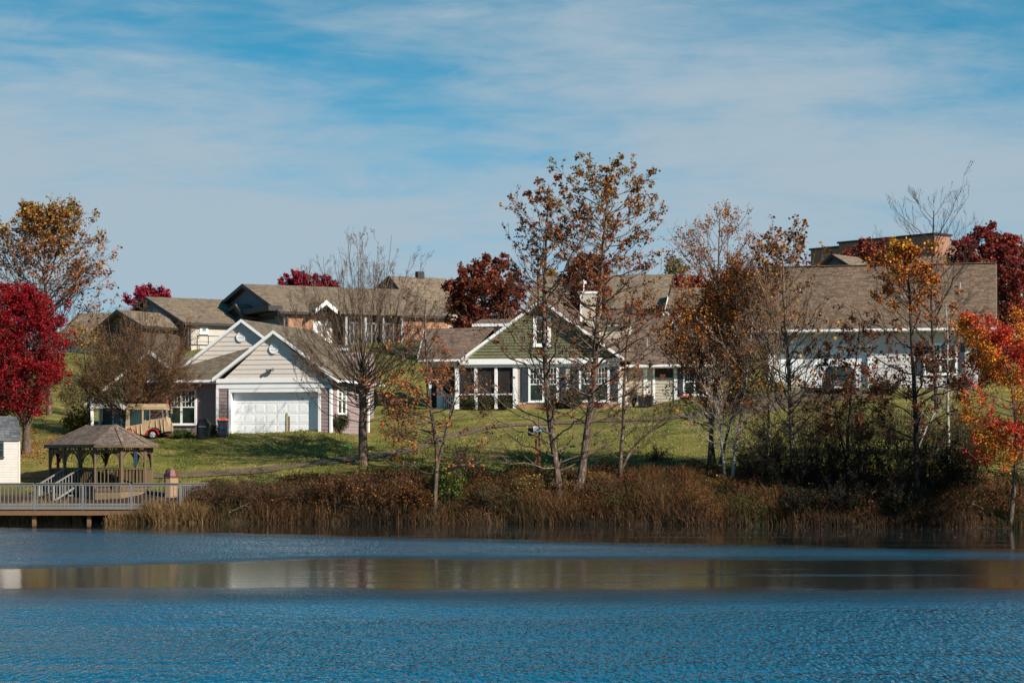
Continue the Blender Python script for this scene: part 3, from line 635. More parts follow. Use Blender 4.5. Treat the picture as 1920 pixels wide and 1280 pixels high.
m = MB(); m.box(wx[0] - .1, wx[0] + 4.6, 4.2, 4.3, -.3, zp + .2); m.box(wx[0] - .06, wx[0] - .02, d4 + .12, 4.2, -.3, zp + .2); m.build('wall', paint('porch_inner_wall', (.10, .085, .075), .8), C.e)
# left wing roof
e0, e1 = C.p(783, 674, .75), C.p(868, 673, .75); t0, t1 = C.p(797, 616, 5.0), C.p(925, 614, 5.0)
m = MB(); slab(m, e0, e1, t1, t0, .12); slab(m, t0, t1, (t1[0], 9.3, e1[2]), (t0[0], 9.3, e0[2]), .12); m.build('roof', ROOF_C, C.e)
m = MB(); m.box(e0[0], e1[0] - .1, .62, .74, e0[2] - .13, e0[2]); m.build('gutter', WHITE, C.e)
m = MB(); m.box(e0[0] + .1, e1[0], .75, d4 + .1, e0[2] - .19, e0[2] - .15); m.build('soffit', WHITE, C.e)
m = MB(); rake(m, (e0[0], 0, e0[2]), (e0[0] + .1, 0, e0[2]), .1, .01, .6)
m = MB(); m.bar((e0[0] - .02, .75, e0[2] - .08), (t0[0] - .02, 5.0, t0[2] - .08), .05, .18); m.build('rake_board', WHITE, C.e)
# low dormer behind the wing
a0, a1 = C.p(887, 608, 7.5), C.p(960, 600, 7.5)
m = MB(); m.box(a0[0] + .1, a1[0], 7.6, 9.5, a0[2] - 1.5, a0[2] - .18); dm = m.build('dormer', BEIGE, C.e)
m = MB(); m.prism([(a0[0], 7.3, a0[2]), (a1[0], 7.3, a0[2]), (a1[0], 9.6, a0[2] + .45), (a0[0], 9.6, a0[2] + .45)], (0, 0, -.08)); m.build('roof', ROOF_C, dm)
m = MB(); m.box(a0[0], a1[0], 7.25, 7.299, a0[2] - .16, a0[2] + .02); m.build('trim', WHITE, dm)
# chimney
cx0, cx1, cy = C.x(1089, 4.5), C.x(1123, 4.5), C.z(1105, 546, 4.5)
m = MB(); m.box(cx0, cx1, 4.5, 5.4, cy - 4.0, cy - .15); ch = m.build('chimney', paint('cream_stucco', (.50, .44, .35), .85, .05), C.e)
m = MB(); m.box(cx0 - .05, cx1 + .05, 4.45, 5.45, cy - .15, cy); m.box(cx0 - .04, cx0 + .06, 4.47, 4.6, cy - 4, cy - .16); m.build('cap', WHITE, ch)
m = MB(); m.cyl((cx0 + .1, 4.95, cy), (cx0 + .1, 4.95, cy + .75), .03); m.box(cx0 + .12, cx0 + .26, 4.9, 5.0, cy + .5, cy + .68); m.build('antenna', WHITE, ch)
# right cross wing upper dormer wall, roof and lower wall
d5 = 5.2
xa, xb = C.x(1128, d5), C.x(1178, d5); zt_, zb_ = C.z(1150, 611, d5), C.z(1150, 690, d5)
m = siding(MB(), zb_, zt_, lambda z: (xa, xb), d5, [], lap=.18); siding(m, zb_, zt_, lambda z: (d5, d5 + 3), xb, [], lap=.18, axis='y'); m.build('wall', BEIGE, C.e)
m = MB(); m.box(xa, xb + .1, d5 - .3, d5 + .01, zt_, zt_ + .18); m.box(xb - .1, xb + .05, d5 - .05, d5 + .1, zb_, zt_); m.build('frieze_board', WHITE, C.e)
window(C.e, d5 + .4, d5 + 1.9, zt_ - 1.6, zt_ - .2, xb, cols=2, grid=(2, 2), axis='y', flip=1)
m = MB(); m.prism([(xa, d5 - .35, zt_ + .2), (xb + .3, d5 - .35, zt_ + .2), (xb + .3, d5 + 3, zt_ + 1.2), (xa, d5 + 3, zt_ + 1.2)], (0, 0, -.1)); m.build('roof', ROOF_C, C.e)
d6 = 2.4
e0, e1 = C.p(1168, 684, d6 - .5), C.p(1345, 683, d6 - .5); t0, t1 = C.p(1150, 592, d6 + 5.5), C.p(1345, 590, d6 + 5.5)
m = MB(); slab(m, e0, e1, t1, t0, .12); slab(m, t0, t1, (t1[0], 16, e1[2] + .6), (t0[0], 16, e0[2] + .6), .12); m.build('roof', ROOF_C, C.e)
m = MB(); m.box(e0[0], e1[0], d6 - .64, d6 - .5, e0[2] - .14, e0[2]); m.build('gutter', WHITE, C.e)
m = MB(); m.box(e0[0], e1[0], d6 - .5, d6 + .05, e0[2] - .2, e0[2] - .15); m.build('soffit', WHITE, C.e)
x0, x1, zw = C.x(1168, d6), C.x(1345, d6), e0[2] - .2
wq = (C.x(1281, d6), C.x(1325, d6), C.z(1300, 742, d6), C.z(1300, 690, d6))
m = siding(MB(), -.6, zw, lambda z: (x0, x1), d6, [wq], lap=.18); m.build('wall', BEIGE, C.e)
window(C.e, wq[0], wq[1], wq[2], wq[3], d6, cols=2, grid=(4, 3), frame=.12)
for a, b in ((1207, 1214), (1224, 1228), (1264, 1270)):
    m = MB(); m.box(C.x(a, d6), C.x(b, d6), d6 - .07, d6 + .0, -.6, zw); m.build('corner_board', WHITE, C.e)
m = MB(); m.box(C.x(1228, d6), C.x(1262, d6), d6 - .05, d6 - .03, C.z(1240, 708, d6), C.z(1240, 690, d6)); m.build('recess_shade_panel', SCREEN, C.e)  # flat dark panel on the wall stands in for the shade of a recess
shutter(C.e, C.x(1271, d6), C.x(1280, d6), wq[2], wq[3], d6 - .03)
q = C.p(1213, 655, d6 + 1.7); m = MB(); m.cyl((q[0], q[1], q[2] - .3), (q[0], q[1], q[2] + .75), .05); m.cyl((q[0], q[1], q[2] - .1), (q[0], q[1], q[2] + .12), .14, .06); m.build('vent_pipe', METAL, C.e)
# small gable to the right
d7 = 6.0
gp_, gl, gr_ = C.p(1290, 580, d7), C.p(1264, 601, d7), C.p(1345, 626, d7)
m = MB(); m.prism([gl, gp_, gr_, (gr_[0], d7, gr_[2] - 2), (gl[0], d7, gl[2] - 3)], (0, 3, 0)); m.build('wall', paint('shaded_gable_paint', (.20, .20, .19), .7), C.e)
m = MB(); rake(m, (gl[0] - .2, d7, gl[2] - .1), (gp_[0], d7, gp_[2] + .12), .22, .05, d7 - .25); rake(m, (gr_[0], d7, gr_[2]), (gp_[0], d7, gp_[2] + .12), .22, .05, d7 - .25); m.build('rake_board', WHITE, C.e)
m = MB(); slab(m, (gl[0] - .2, d7 - .25, gl[2] - .1), (gp_[0], d7 - .25, gp_[2] + .12), (gp_[0], d7 + 6, gp_[2] + .12), (gl[0] - .2, d7 + 6, gl[2] - .1), .1); slab(m, (gr_[0], d7 + 6, gr_[2]), (gp_[0], d7 + 6, gp_[2] + .12), (gp_[0], d7 - .25, gp_[2] + .12), (gr_[0], d7 - .25, gr_[2]), .1); m.build('roof', ROOF_C, C.e)
window(C.e, C.x(1289, d7), C.x(1303, d7), C.z(1295, 664, d7), C.z(1295, 625, d7), d7, cols=1, grid=(2, 2))

# ===== long house with the broad roof at the right =====
D = Fr('long_house', 1640, 137, 13, gz(on(1640, 137)[0], 137) - .05, label='long white sided house with broad brown roof and wide garage door at the right', cat='house')
e0, e1 = D.p(1412, 619, -.9), D.p(1868, 612, -.9); t0, t1 = D.p(1420, 501, 4.6), D.p(1865, 494, 4.6)
zr_ = (t0[2] + t1[2]) / 2; ze_ = (e0[2] + e1[2]) / 2; xl, xr = min(e0[0], t0[0]), e1[0]
m = MB(); slab(m, (xl, -.9, ze_), (xr, -.9, ze_), (xr - .1, 4.6, zr_), (xl, 4.6, zr_), .15); slab(m, (xl, 4.6, zr_), (xr - .1, 4.6, zr_), (xr, 10.1, ze_), (xl, 10.1, ze_), .15); RD = m.build('roof', ROOF_D, D.e)
m = MB(); m.box(xl, xr, -1.03, -.9, ze_ - .16, ze_ - .02); m.build('gutter', WHITE, D.e)
m = MB(); m.box(xl + .1, xr - .1, -.9, -.02, ze_ - .22, ze_ - .16); m.build('soffit', WHITE, D.e)
m = MB(); m.bar((xr + .02, -.9, ze_ - .1), (xr - .08, 4.6, zr_ - .1), .04, .14); m.build('rake_board', paint('tan_rake_paint', (.20, .15, .11)), RD)
m = MB(); m.box(xl, xr - .1, 4.45, 4.75, zr_ + .003, zr_ + .05); m.build('ridge_cap', shingle('ridge_shingle', (.20, .15, .11), .3, .3), RD)
for px, py in ((1500, 545), (1690, 560), (1800, 540)):
    q = D.p(px, py, 4.6 * (616 - py) / 118 - .5); m = MB(); m.cyl((q[0], q[1], q[2] - .3), (q[0], q[1], q[2] + .35), .06); m.build('vent_pipe', METAL, D.e)
x0, x1 = D.x(1443), D.x(1832); g0, g1, gt = D.x(1456), D.x(1627), D.z(1540, 652)
wq = (D.x(1732), D.x(1795), D.z(1760, 703), D.z(1760, 643))
LW = paint('pale_siding_paint', (.52, .50, .49), .6, .06)
m = siding(MB(), -.8, ze_ - .2, lambda z: (x0, x1), 0, [(g0, g1, -2, gt), wq], lap=.2); m.box(x0 + .05, x1 - .05, .3, 9, -.8, ze_ - .22); m.build('wall', LW, D.e)
m = MB(); m.box(x0 - .03, x0 + .12, -.06, .1, -.8, ze_ - .2); m.box(g1, g1 + .3, -.05, .25, -.8, gt); m.box(g0 - .15, g0, -.05, .25, -.8, gt); m.box(g0 - .15, g1 + .3, -.055, .25, gt, gt + .15); m.build('garage_frame', WHITE, D.e)
m = MB(); m.box(g0, g1, .2, .28, -.8, gt)
for r_ in range(4):
    a = gt - 2.3 + 2.3 / 4 * r_; m.box(g0 + .01, g1 - .01, .17, .201, a + .012, a + 2.3 / 4 - .012)
    for c_ in range(9): w_ = (g1 - g0) / 9; m.box(g0 + w_ * c_ + .07, g0 + w_ * (c_ + 1) - .07, .155, .1705, a + .1, a + 2.3 / 4 - .1)
m.build('garage_door', DOORW, D.e)
window(D.e, *wq, 0, cols=2, grid=(4, 3), frame=.13)
for a, b in ((1718, 1730), (1797, 1809)): shutter(D.e, D.x(a), D.x(b), wq[2], wq[3], -.03)
m = MB(); m.bar((x0 - .15, -.95, ze_ - .15), (x0 - .02, -.05, ze_ - .6), .08); m.bar((x0 - .02, -.08, ze_ - .6), (x0 - .02, -.08, -.8), .08); m.build('downspout', WHITE, D.e)

# ===== houses up the hill =====
def far_house(name, pxl, pyl, pk, rt, ridge_px, Y, th, wallm, zdrop, lab, front=BLUEGR, ridge_end_in=0.0, fasc=DKTRIM, roofm=ROOF_B, low=None, rwin=()):
    h = Fr(name, pk[0], Y, th, gz(on(pk[0], Y)[0], Y) - .3, label=lab, cat='house')
    P, Lf, Rt = h.p(*pk), h.p(pxl, pyl), h.p(*rt); ze_ = Rt[2]; e = h.side(ridge_px, 600, P[0]); Ln = e[1]
    lz = Lf[2]
    m = MB(); slab(m, Lf, P, (P[0], Ln, P[2]), (Lf[0], Ln, lz), .2); slab(m, (Rt[0], Ln, ze_), (P[0], Ln - ridge_end_in, P[2]), P, Rt, .2); rf = m.build('roof', roofm, h.e)
    m = MB(); rake(m, Lf, P, .30, .06, -.02); rake(m, Rt, P, .30, .06, -.02); m.bar((Rt[0] + .05, 0, ze_ - .1), (Rt[0] + .05, Ln, ze_ - .1), .12, .2); m.build('fascia', fasc, rf)
    ov = .32; zb_ = -3.0
    a0, a1 = Lf[0] + ov, Rt[0] - ov
    k1 = (P[2] - ze_) / (Rt[0] - P[0]) * ov; k0 = (P[2] - lz) / (P[0] - Lf[0]) * ov
    m = MB(); m.prism([(a0, .45, zb_), (a1, .45, zb_), (a1, .45, ze_ + k1 - .25), (P[0], .45, P[2] - .3), (a0, .45, lz + k0 - .25)], (0, .06, 0)); m.build('gable_wall', front, h.e)
    m = MB(); m.box(a0 + .02, a1, .52, Ln - .3, zb_, ze_ + .02); m.build('wall', wallm, h.e)
    m = MB(); m.box(a0, a1 - .02, .38, .449, ze_ - .45, ze_ - .1); m.build('band', fasc, h.e)
    for s0, s1, z0, z1 in rwin:
        window(h.e, s0, s1, z0, z1, a1, cols=2 if s1 - s0 > 1.3 else 1, axis='y', flip=1, frame=.16, grid=(0, 0))
    return h, P, Lf, Rt, Ln, a0, a1, ze_
CRM = siding_far('far_cream_siding', (.52, .47, .41)); PNK = siding_far('far_tan_siding', (.46, .34, .26)); BLU = siding_far('far_blue_siding', (.11, .15, .19))
# pale house
h, P, Lf, Rt, Ln, a0, a1, ze_ = far_house('hill_house', 236, 592, (273, 556), (345, 604), 425, 180, 60, CRM, 0, 'cream sided hillside house with slate blue gable, left of the brick house', BLU)
w = h.side(374, 626, a1); w2 = h.side(390, 612, a1); window(h.e, w[1], w2[1], w[2], w2[2], a1, cols=1, axis='y', flip=1, frame=.2, fm=WHITE, sash=False, gm=paint('drawn_green_blind', (.16, .2, .13)))
m = MB(); m.bar((a1 + .06, 0.6, ze_ - .2), (a1 + .06, .6, -3), .12); m.build('downspout', DKTRIM, h.e)
w = h.side(352, 600, a1); m = MB()
zz0 = h.side(360, 640, a1 + 1)[2]
for k in range(8): m.bar((a1 + 1.0, .8 + k * .9, zz0 - .6), (a1 + 1.0, .8 + k * .9, zz0 + .45), .05)
m.bar((a1 + 1.0, .8, zz0 + .45), (a1 + 1.0, 7.1, zz0 + .45), .06); m.bar((a1 + 1.0, .8, zz0), (a1 + 1.0, 7.1, zz0), .03); m.build('railing', DKTRIM, h.e)
# brick house
h, P, Lf, Rt, Ln, a0, a1, ze_ = far_house('brick_house', 383, 594, (455, 532), (524, 583), 770, 178, 64, BRICK, 0, 'brick hillside house with dark blue gable and small porch gable', BLU)
# porch with its little gable, facing the viewer's left
pz = Lf[2]
m = MB(); pg, p0, p1 = h.p(441, 570, -.8), h.p(408, 594, -.8), h.p(458, 594, -.8)
slab(m, (p0[0], -.8, p0[2]), (pg[0], -.8, pg[2]), (pg[0], .4, pg[2]), (p0[0], .4, p0[2]), .15); slab(m, (p1[0], .4, p1[2]), (pg[0], .4, pg[2]), (pg[0], -.8, pg[2]), (p1[0], -.8, p1[2]), .15); pr_ = m.build('porch_roof', ROOF_B, h.e)
m = MB(); rake(m, p0, pg, .3, .05, -.82); rake(m, p1, pg, .3, .05, -.82); m.prism([(p0[0] + .4, -.72, p0[2] - .05), (p1[0] - .4, -.72, p1[2] - .05), (pg[0], -.72, pg[2] - .3)], (0, .05, 0)); m.build('fascia', DKTRIM, pr_)
lx, rx2 = Lf[0] + .2, Rt[0] - .4
m = MB(); m.box(lx, rx2, -.72, .37, pz - .5, pz - .1); m.build('porch_beam', DKTRIM, h.e)
for px in (393, 428, 452):
    a = h.x(px, -.5); m = MB(); m.box(a - .17, a + .17, -.70, -.36, -3, pz - .5); m.build('post', BLU, h.e)
for a, b in ((398, 424), (432, 446)):
    x0_, x1_ = h.x(a, .44), h.x(b, .44); window(h.e, x0_, x1_, pz - 3.0, pz - .7, .44, cols=2, frame=.12, fm=DKTRIM, grid=(2, 2))
# white dormer over the brick wall
q = h.side(614, 563, a1 + 1.2); ql = h.side(590, 580, a1 + 1.2); qr = h.side(632, 580, a1 + 1.2)
m = MB(); hw = (qr[1] - ql[1]) / 2; cy_ = (qr[1] + ql[1]) / 2; zt_ = q[2]; zb2 = ql[2]
for s_ in (-1, 1):
    m.prism([(a1 + 1.2, cy_, zt_), (a1 + 1.2, cy_ + s_ * hw, zb2), (P[0] + 2, cy_ + s_ * hw, zb2), (P[0] + 2, cy_, zt_)], (0, 0, -.15))
dr = m.build('dormer_roof', ROOF_B, h.e)
m = MB()
for s_ in (-1, 1): m.prism([(a1 + 1.25, cy_, zt_ + .02), (a1 + 1.25, cy_ + s_ * hw, zb2 + .02), (a1 + 1.25, cy_ + s_ * hw, zb2 - .3), (a1 + 1.25, cy_, zt_ - .34)], (.06, 0, 0))
m.build('fascia', WHITE, dr)
m = MB(); m.prism([(a1 + 1, cy_ - hw + .3, zb2), (a1 + 1, cy_ + hw - .3, zb2), (a1 + 1, cy_, zt_ - .3)], (-.1, 0, 0)); m.build('gable_wall', DKTRIM, dr)
w = h.side(586, 641, a1); w2 = h.side(621, 603, a1)
window(h.e, w[1], w2[1], w[2], w2[2], a1, cols=2, axis='y', flip=1, frame=.32, fm=WHITE, gm=paint('drawn_pink_curtain', (.25, .19, .18)))
m = MB()
for s in (h.side(538, 600, a1)[1], h.side(658, 600, a1)[1]): m.bar((a1 + .08, s, ze_ - .3), (a1 + .08, s, -3), .14)
m.build('downspout', DKTRIM, h.e)
for a, b in ((655, 672), (685, 700)):
    w, w2 = h.side(a, 645, a1), h.side(b, 592, a1); window(h.e, w[1], w2[1], w[2], w2[2], a1, cols=1, axis='y', flip=1, frame=.2)
DKW = siding_far('dark_recess_siding', (.055, .040, .034)); s0_, s1_ = h.side(640, 600, a1 + .7)[1], h.side(752, 600, a1 + .7)[1]
m = MB(); m.box(a1 - .5, a1 + .7, s0_, s1_, -3, ze_ - .12); m.build('entry_wing', DKW, h.e)  # dark walls, with the porch recess's shade put into their colour
for k, f in enumerate((.12, .42, .72)):
    window(h.e, s0_ + (s1_ - s0_) * f, s0_ + (s1_ - s0_) * (f + .16), ze_ - 2.4, ze_ - .7, a1 + .7, cols=2, axis='y', flip=1, frame=.12, fm=paint('grey_window_trim', (.16, .16, .17)))
for f in (.04, .36, .66, .97):
    m = MB(); q = s0_ + (s1_ - s0_) * f; m.box(a1 + 1.05, a1 + 1.25, q - .09, q + .09, -3, ze_ - .05); m.build('post', paint('grey_post_paint', (.33, .34, .36)), h.e)
m = MB(); m.prism([(a1 + .2, s0_ - .4, ze_ + .35), (a1 + 1.55, s0_ - .4, ze_ - .02), (a1 + 1.55, s1_ + .4, ze_ - .02), (a1 + .2, s1_ + .4, ze_ + .35)], (0, 0, -.14)); m.build('porch_roof', ROOF_B, h.e)
# tan house with the blue gable
h, P, Lf, Rt, Ln, a0, a1, ze_ = far_house('tan_house', 655, 583, (730, 517), (775, 575), 835, 186, 60, PNK, 0, 'tan hillside house with blue gable, between bare tree and dark red tree', BLU)
m = MB(); q = h.side(787, 513, P[0]); m.box(P[0] - .25, P[0] + .25, q[1] - .3, q[1] + .3, P[2] - .5, P[2] + .45); m.build('vent_pipe', DKTRIM, h.e)
m = MB(); pg, p0, p1 = h.p(724, 546, -1.4), h.p(690, 582, -1.4), h.p(757, 582, -1.4)
slab(m, p0, pg, (pg[0], .4, pg[2]), (p0[0], .4, p0[2]), .15); slab(m, (p1[0], .4, p1[2]), (pg[0], .4, pg[2]), pg, p1, .15); pr_ = m.build('porch_roof', ROOF_B, h.e)
m = MB(); rake(m, p0, pg, .3, .05, -1.42); rake(m, p1, pg, .3, .05, -1.42); m.prism([(p0[0] + .3, -1.2, p0[2] - .1), (p1[0] - .3, -1.2, p1[2] - .1), (pg[0], -1.2, pg[2] - .35)], (0, .1, 0)); m.build('fascia', DKTRIM, pr_)
for px in (697, 720, 750):
    a = h.x(px, -1.1); m = MB(); m.box(a - .15, a + .15, -1.25, -.95, -3, p0[2] - .2); m.build('post', paint('porch_post_paint', (.4, .42, .45)), h.e)
for s in (745, 690): 
    a = h.x(s, .44); window(h.e, a - .7, a + .7, .9, 2.6, .44, cols=2, frame=.1, fm=DKTRIM, grid=(2, 2))
w = h.side(795, 600, a1); m = MB(); m.bar((a1 + .08, w[1], ze_ - .3), (a1 + .08, w[1], -3), .14); m.build('downspout', DKTRIM, h.e)
# long roofs behind the green house
def ridge_house(name, x0p, x1p, ry, ey, Y, th, wallm, lab, dp=6.0, ov=.6, cat='house', roofm=ROOF_B):
    xm = (x0p + x1p) / 2; h = Fr(name, xm, Y, th, gz(on(xm, Y)[0], Y) - .3, label=lab, cat=cat)
    e0, e1 = h.x(x0p), h.x(x1p); ze_ = h.z(xm, ey); zr_ = h.z(xm, ry, dp)
    m = MB(); slab(m, (e0, 0, ze_), (e1, 0, ze_), (e1, dp, zr_), (e0, dp, zr_), .15); slab(m, (e0, dp, zr_), (e1, dp, zr_), (e1, 2 * dp, ze_), (e0, 2 * dp, ze_), .15); rf = m.build('roof', roofm, h.e)
    m = MB(); m.box(e0, e1, -.12, -.01, ze_ - .28, ze_ - .02); m.build('fascia', DKTRIM, rf)
    pts = [(e0 + ov, ov, -3), (e0 + ov, 2 * dp - ov, -3), (e0 + ov, 2 * dp - ov, ze_), (e0 + ov, dp, zr_ - .3), (e0 + ov, ov, ze_)]
    m = MB(); m.prism(pts, (e1 - e0 - 2 * ov, 0, 0)); m.build('wall', wallm, h.e)
    return h, e0, e1, ze_, zr_
WHS = siding_far('far_white_siding', (.68, .64, .60))
h, e0, e1, ze_, zr_ = ridge_house('hill_house', 984, 1246, 516, 579, 181, 10, WHS, 'white walled hillside house whose long roof shows behind the tall sycamore')
for a, b in ((1195, 1215), (1226, 1240)): window(h.e, h.x(a, .6), h.x(b, .6), h.z(1200, 606, .6), h.z(1200, 585, .6), .6, cols=2, frame=.12)
h, e0, e1, ze_, zr_ = ridge_house('hill_house', 1248, 1400, 539, 577, 176, 10, WHS, 'lower hillside house with grey brown roof just right of the tall sycamore', dp=4.5)
window(h.e, h.x(1256, .6), h.x(1282, .6), h.z(1270, 600, .6), h.z(1270, 583, .6), .6, cols=2, frame=.1, gm=paint('grey_green_blind', (.16, .19, .16)))
# far left pair
h, e0, e1, ze_, zr_ = ridge_house('hill_house', 98, 215, 587, 640, 176, 12, WHS, 'brown roofed white house low at the far left, behind the yellow leaved tree', dp=5.0)
for a, b in ((122, 138), (150, 164), (172, 184)): window(h.e, h.x(a, .6), h.x(b, .6), h.z(130, 672, .6), h.z(130, 646, .6), .6, cols=2, frame=.12)
h, P, Lf, Rt, Ln, a0, a1, ze_ = far_house('hill_house', 168, 625, (219, 580), (268, 610), 300, 171, 30, siding_far('far_brown_siding', (.10, .075, .06)), 0, 'brown gabled house behind the brown bushy tree', siding_far('far_brown_siding', (.10, .075, .06)), roofm=ROOF_B)
# flat roofed brick block on the skyline
E = Fr('brick_block', 1752, 225, 50, gz(on(1752, 225)[0], 225), label='flat roofed dark brick block with orange lit end wall on the skyline', cat='building')
BR2 = brickm('red_brown_brick', (.36, .155, .10), (.25, .10, .065), (.34, .25, .2))
z1 = E.z(1752, 440); xl = E.x(1573); x2 = E.x(1514)
ln = E.side(1783, 450, 0)[1]; ln2 = E.side(1806, 459, 0)[1]
m = MB(); m.box(xl, 0, 0, ln, -6, z1); m.box(x2, xl - .003, .5, ln, -6, z1 - .35); m.box(-14, -.3, ln + .003, ln2, -6, z1 - .8); m.build('wall', BR2, E.e)
m = MB(); m.box(xl - .15, .15, -.15, ln + .1, z1 + .003, z1 + .2); m.box(x2 - .15, xl - .16, .35, ln, z1 - .347, z1 - .15); m.box(-14, -.15, ln + .11, ln2 + .2, z1 - .797, z1 - .6); m.build('parapet', DKTRIM, E.e)
h, P, Lf, Rt, Ln, a0, a1, ze_ = far_house('hill_house', 1528, 508, (1560, 476), (1592, 496), 1680, 200, 40, CRM, 0, 'small slate blue gable peeking over the broad roof, before the brick block', BLU)
h, e0, e1, ze_, zr_ = ridge_house('hill_house', 1690, 1800, 480, 520, 190, 8, CRM, 'far house roof strip right of the small blue gable, below the brick block', dp=5.0)
h, P, Lf, Rt, Ln, a0, a1, ze_ = far_house('hill_house', 1772, 500, (1812, 468), (1850, 500), 1900, 195, 35, CRM, 0, 'dark gabled house between brick block and the red maple at the right', DKTRIM)

# ---------------------------------------------------------------- gazebo, boardwalk, cart and small things
TANW = woodm('gazebo_wood', (.12, .08, .045)); GREYW = woodm('weathered_grey_wood', (.155, .145, .140), (12, 1, 1)); PLY = woodm('skirt_plywood', (.21, .135, .07), (1, 1, 3)); DECKW = woodm('brown_beam_wood', (.16, .085, .045), (3, 3, 12))
REDB = woodm('red_brown_post_wood', (.22, .09, .045)); ORANGE = paint('orange_plastic', (.75, .13, .03), .45, .1); RED = paint('red_plastic', (.45, .02, .02), .35, .1)
CANV = paint('beige_canvas', (.40, .28, .165), .85, .18); NAVY = paint('navy_plastic', (.025, .035, .055), .5, .2)
GA = Fr('gazebo', 178, 107.6, 51, gz((178 - 960) / F * 107.6, 107.6) - .1, label='elongated wooden gazebo with arched bays and hipped shingle roof beside the boardwalk', cat='gazebo')
Ls, s_ = 4.5, 1.27; q = s_ * math.sqrt(.5)
G8 = [(-Ls, 0), (-Ls * 2 / 3, 0), (-Ls / 3, 0), (0, 0), (q, q), (q, q + s_), (0, 2 * q + s_), (-Ls / 3, 2 * q + s_), (-Ls * 2 / 3, 2 * q + s_), (-Ls, 2 * q + s_), (-Ls - q, q + s_), (-Ls - q, q)]
zfl, zev = GA.z(178, 916), GA.z(178, 832); zev2 = zev - .0
cen = np.array([-Ls / 2, q + s_ / 2])
def outw(p, k): d_ = np.array(p) - cen; return np.array(p) + d_ / np.linalg.norm(d_) * k
m = MB(); m.prism([(*outw(p, .04), zfl) for p in G8[:3:3] + [G8[0], G8[3], G8[4], G8[5], G8[6], G8[9], G8[10], G8[11]][1:]], (0, 0, -.12)); m.build('floor', TANW, GA.e)
m = MB(); oc = [G8[0], G8[3], G8[4], G8[5], G8[6], G8[9], G8[10], G8[11]]; m.prism([(*outw(p, .0), zfl - .122) for p in oc], (0, 0, -2.2)); m.build('skirt', PLY, GA.e)
for p in G8:
    m = MB(); m.box(p[0] - .055, p[0] + .055, p[1] - .055, p[1] + .055, zfl, zev); m.build('post', TANW, GA.e)
nb = len(G8)
for k in range(nb):
    a, b = np.array(G8[k]), np.array(G8[(k + 1) % nb]); t_ = (b - a) / np.linalg.norm(b - a); w_ = np.linalg.norm(b - a); a3 = lambda u, z: (*(a + t_ * u), z)
    m = MB(); m.bar(a3(.05, zev - .05), a3(w_ - .05, zev - .05), .07, .10); m.bar(a3(.05, zev - .30), a3(w_ - .05, zev - .30), .05, .06)
    for j in range(7): u = w_ * (j + 1) / 8; m.bar(a3(u, zev - .28), a3(u, zev - .09), .035)
    ar = w_ / 2 - .055; n = 10; zc = zev - .33 - ar * .95; nn = np.array([-t_[1], t_[0]]) * .02
    for sg in (-1, 1):   # curved corner braces of the arch
        for j in range(n):
            t0_, t1_ = math.pi / 2 * j / n, math.pi / 2 * (j + 1) / n
            def P_(ang, r): u = w_ / 2 + sg * math.cos(ang) * r * ar; return np.array([*(a + t_ * u), zc + math.sin(ang) * r * ar * .95])
            qd = [P_(t0_, 1.0), P_(t1_, 1.0), P_(t1_, .86), P_(t0_, .86)]
            m.prism([x_ + np.array([*nn, 0]) for x_ in qd], (*(-2 * nn), 0))
    for sg in (-1, 1):
        u0 = w_ / 2 + sg * (ar - .0); u1 = w_ / 2 + sg * (ar - .12)
        m.prism([np.array([*(a + t_ * u0 + nn), zev - .33]), np.array([*(a + t_ * (w_ / 2 + sg * ar * .55) + nn), zev - .33]), np.array([*(a + t_ * (w_ / 2 + sg * ar * .80) + nn), zev - .33 - ar * .28]), np.array([*(a + t_ * u0 + nn), zev - .33 - ar * .6])], (*(-2 * nn), 0))
    m.build('arch', TANW, GA.e)
    if k == 1: continue
    zr0 = zfl + .95
    m = MB(); m.bar(a3(.05, zr0), a3(w_ - .05, zr0), .09, .05); m.bar(a3(.05, zfl + .12), a3(w_ - .05, zfl + .12), .05, .07); m.bar(a3(.05, zfl - .0), a3(w_ - .05, zfl - .0), .06, .1)
    nbal = max(6, int(w_ / .16))
    for j in range(nbal): u = w_ * (j + .5) / nbal; m.bar(a3(u, zfl + .15), a3(u, zr0 - .03), .045)
    m.build('railing', TANW, GA.e)
zrg = GA.z(180, 797, 1.6)
R1, R2 = np.array([-3.6, cen[1], zrg]), np.array([-.80, cen[1], zrg]); E8 = [np.array([*outw(p, .33), zev - .02]) for p in oc]
m = MB()
def tri_slab(*pts): m.prism(list(pts), (0, 0, -.08))
tri_slab(E8[0], E8[1], R2, R1); tri_slab(E8[1], E8[2], R2); tri_slab(E8[2], E8[3], R2); tri_slab(E8[3], E8[4], R2); tri_slab(E8[4], E8[5], R1, R2); tri_slab(E8[5], E8[6], R1); tri_slab(E8[6], E8[7], R1); tri_slab(E8[7], E8[0], R1)
rf = m.build('roof', shingle('gazebo_shingle', (.17, .125, .10), .13, .25), GA.e)
m = MB()
for k in range(8): m.bar(E8[k] - (0, 0, .10), E8[(k + 1) % 8] - (0, 0, .10), .05, .10)
m.build('fascia', TANW, rf)
m = MB()
for k, r in ((0, R1), (1, R2), (2, R2), (3, R2), (4, R2), (5, R1), (6, R1), (7, R1)): m = MB(); m.bar(E8[k] + (0, 0, .012), r + (0, 0, .012), .16, .03); m.build('hip_cap', shingle('hip_shingle', (.21, .15, .12), .2, .2), rf)
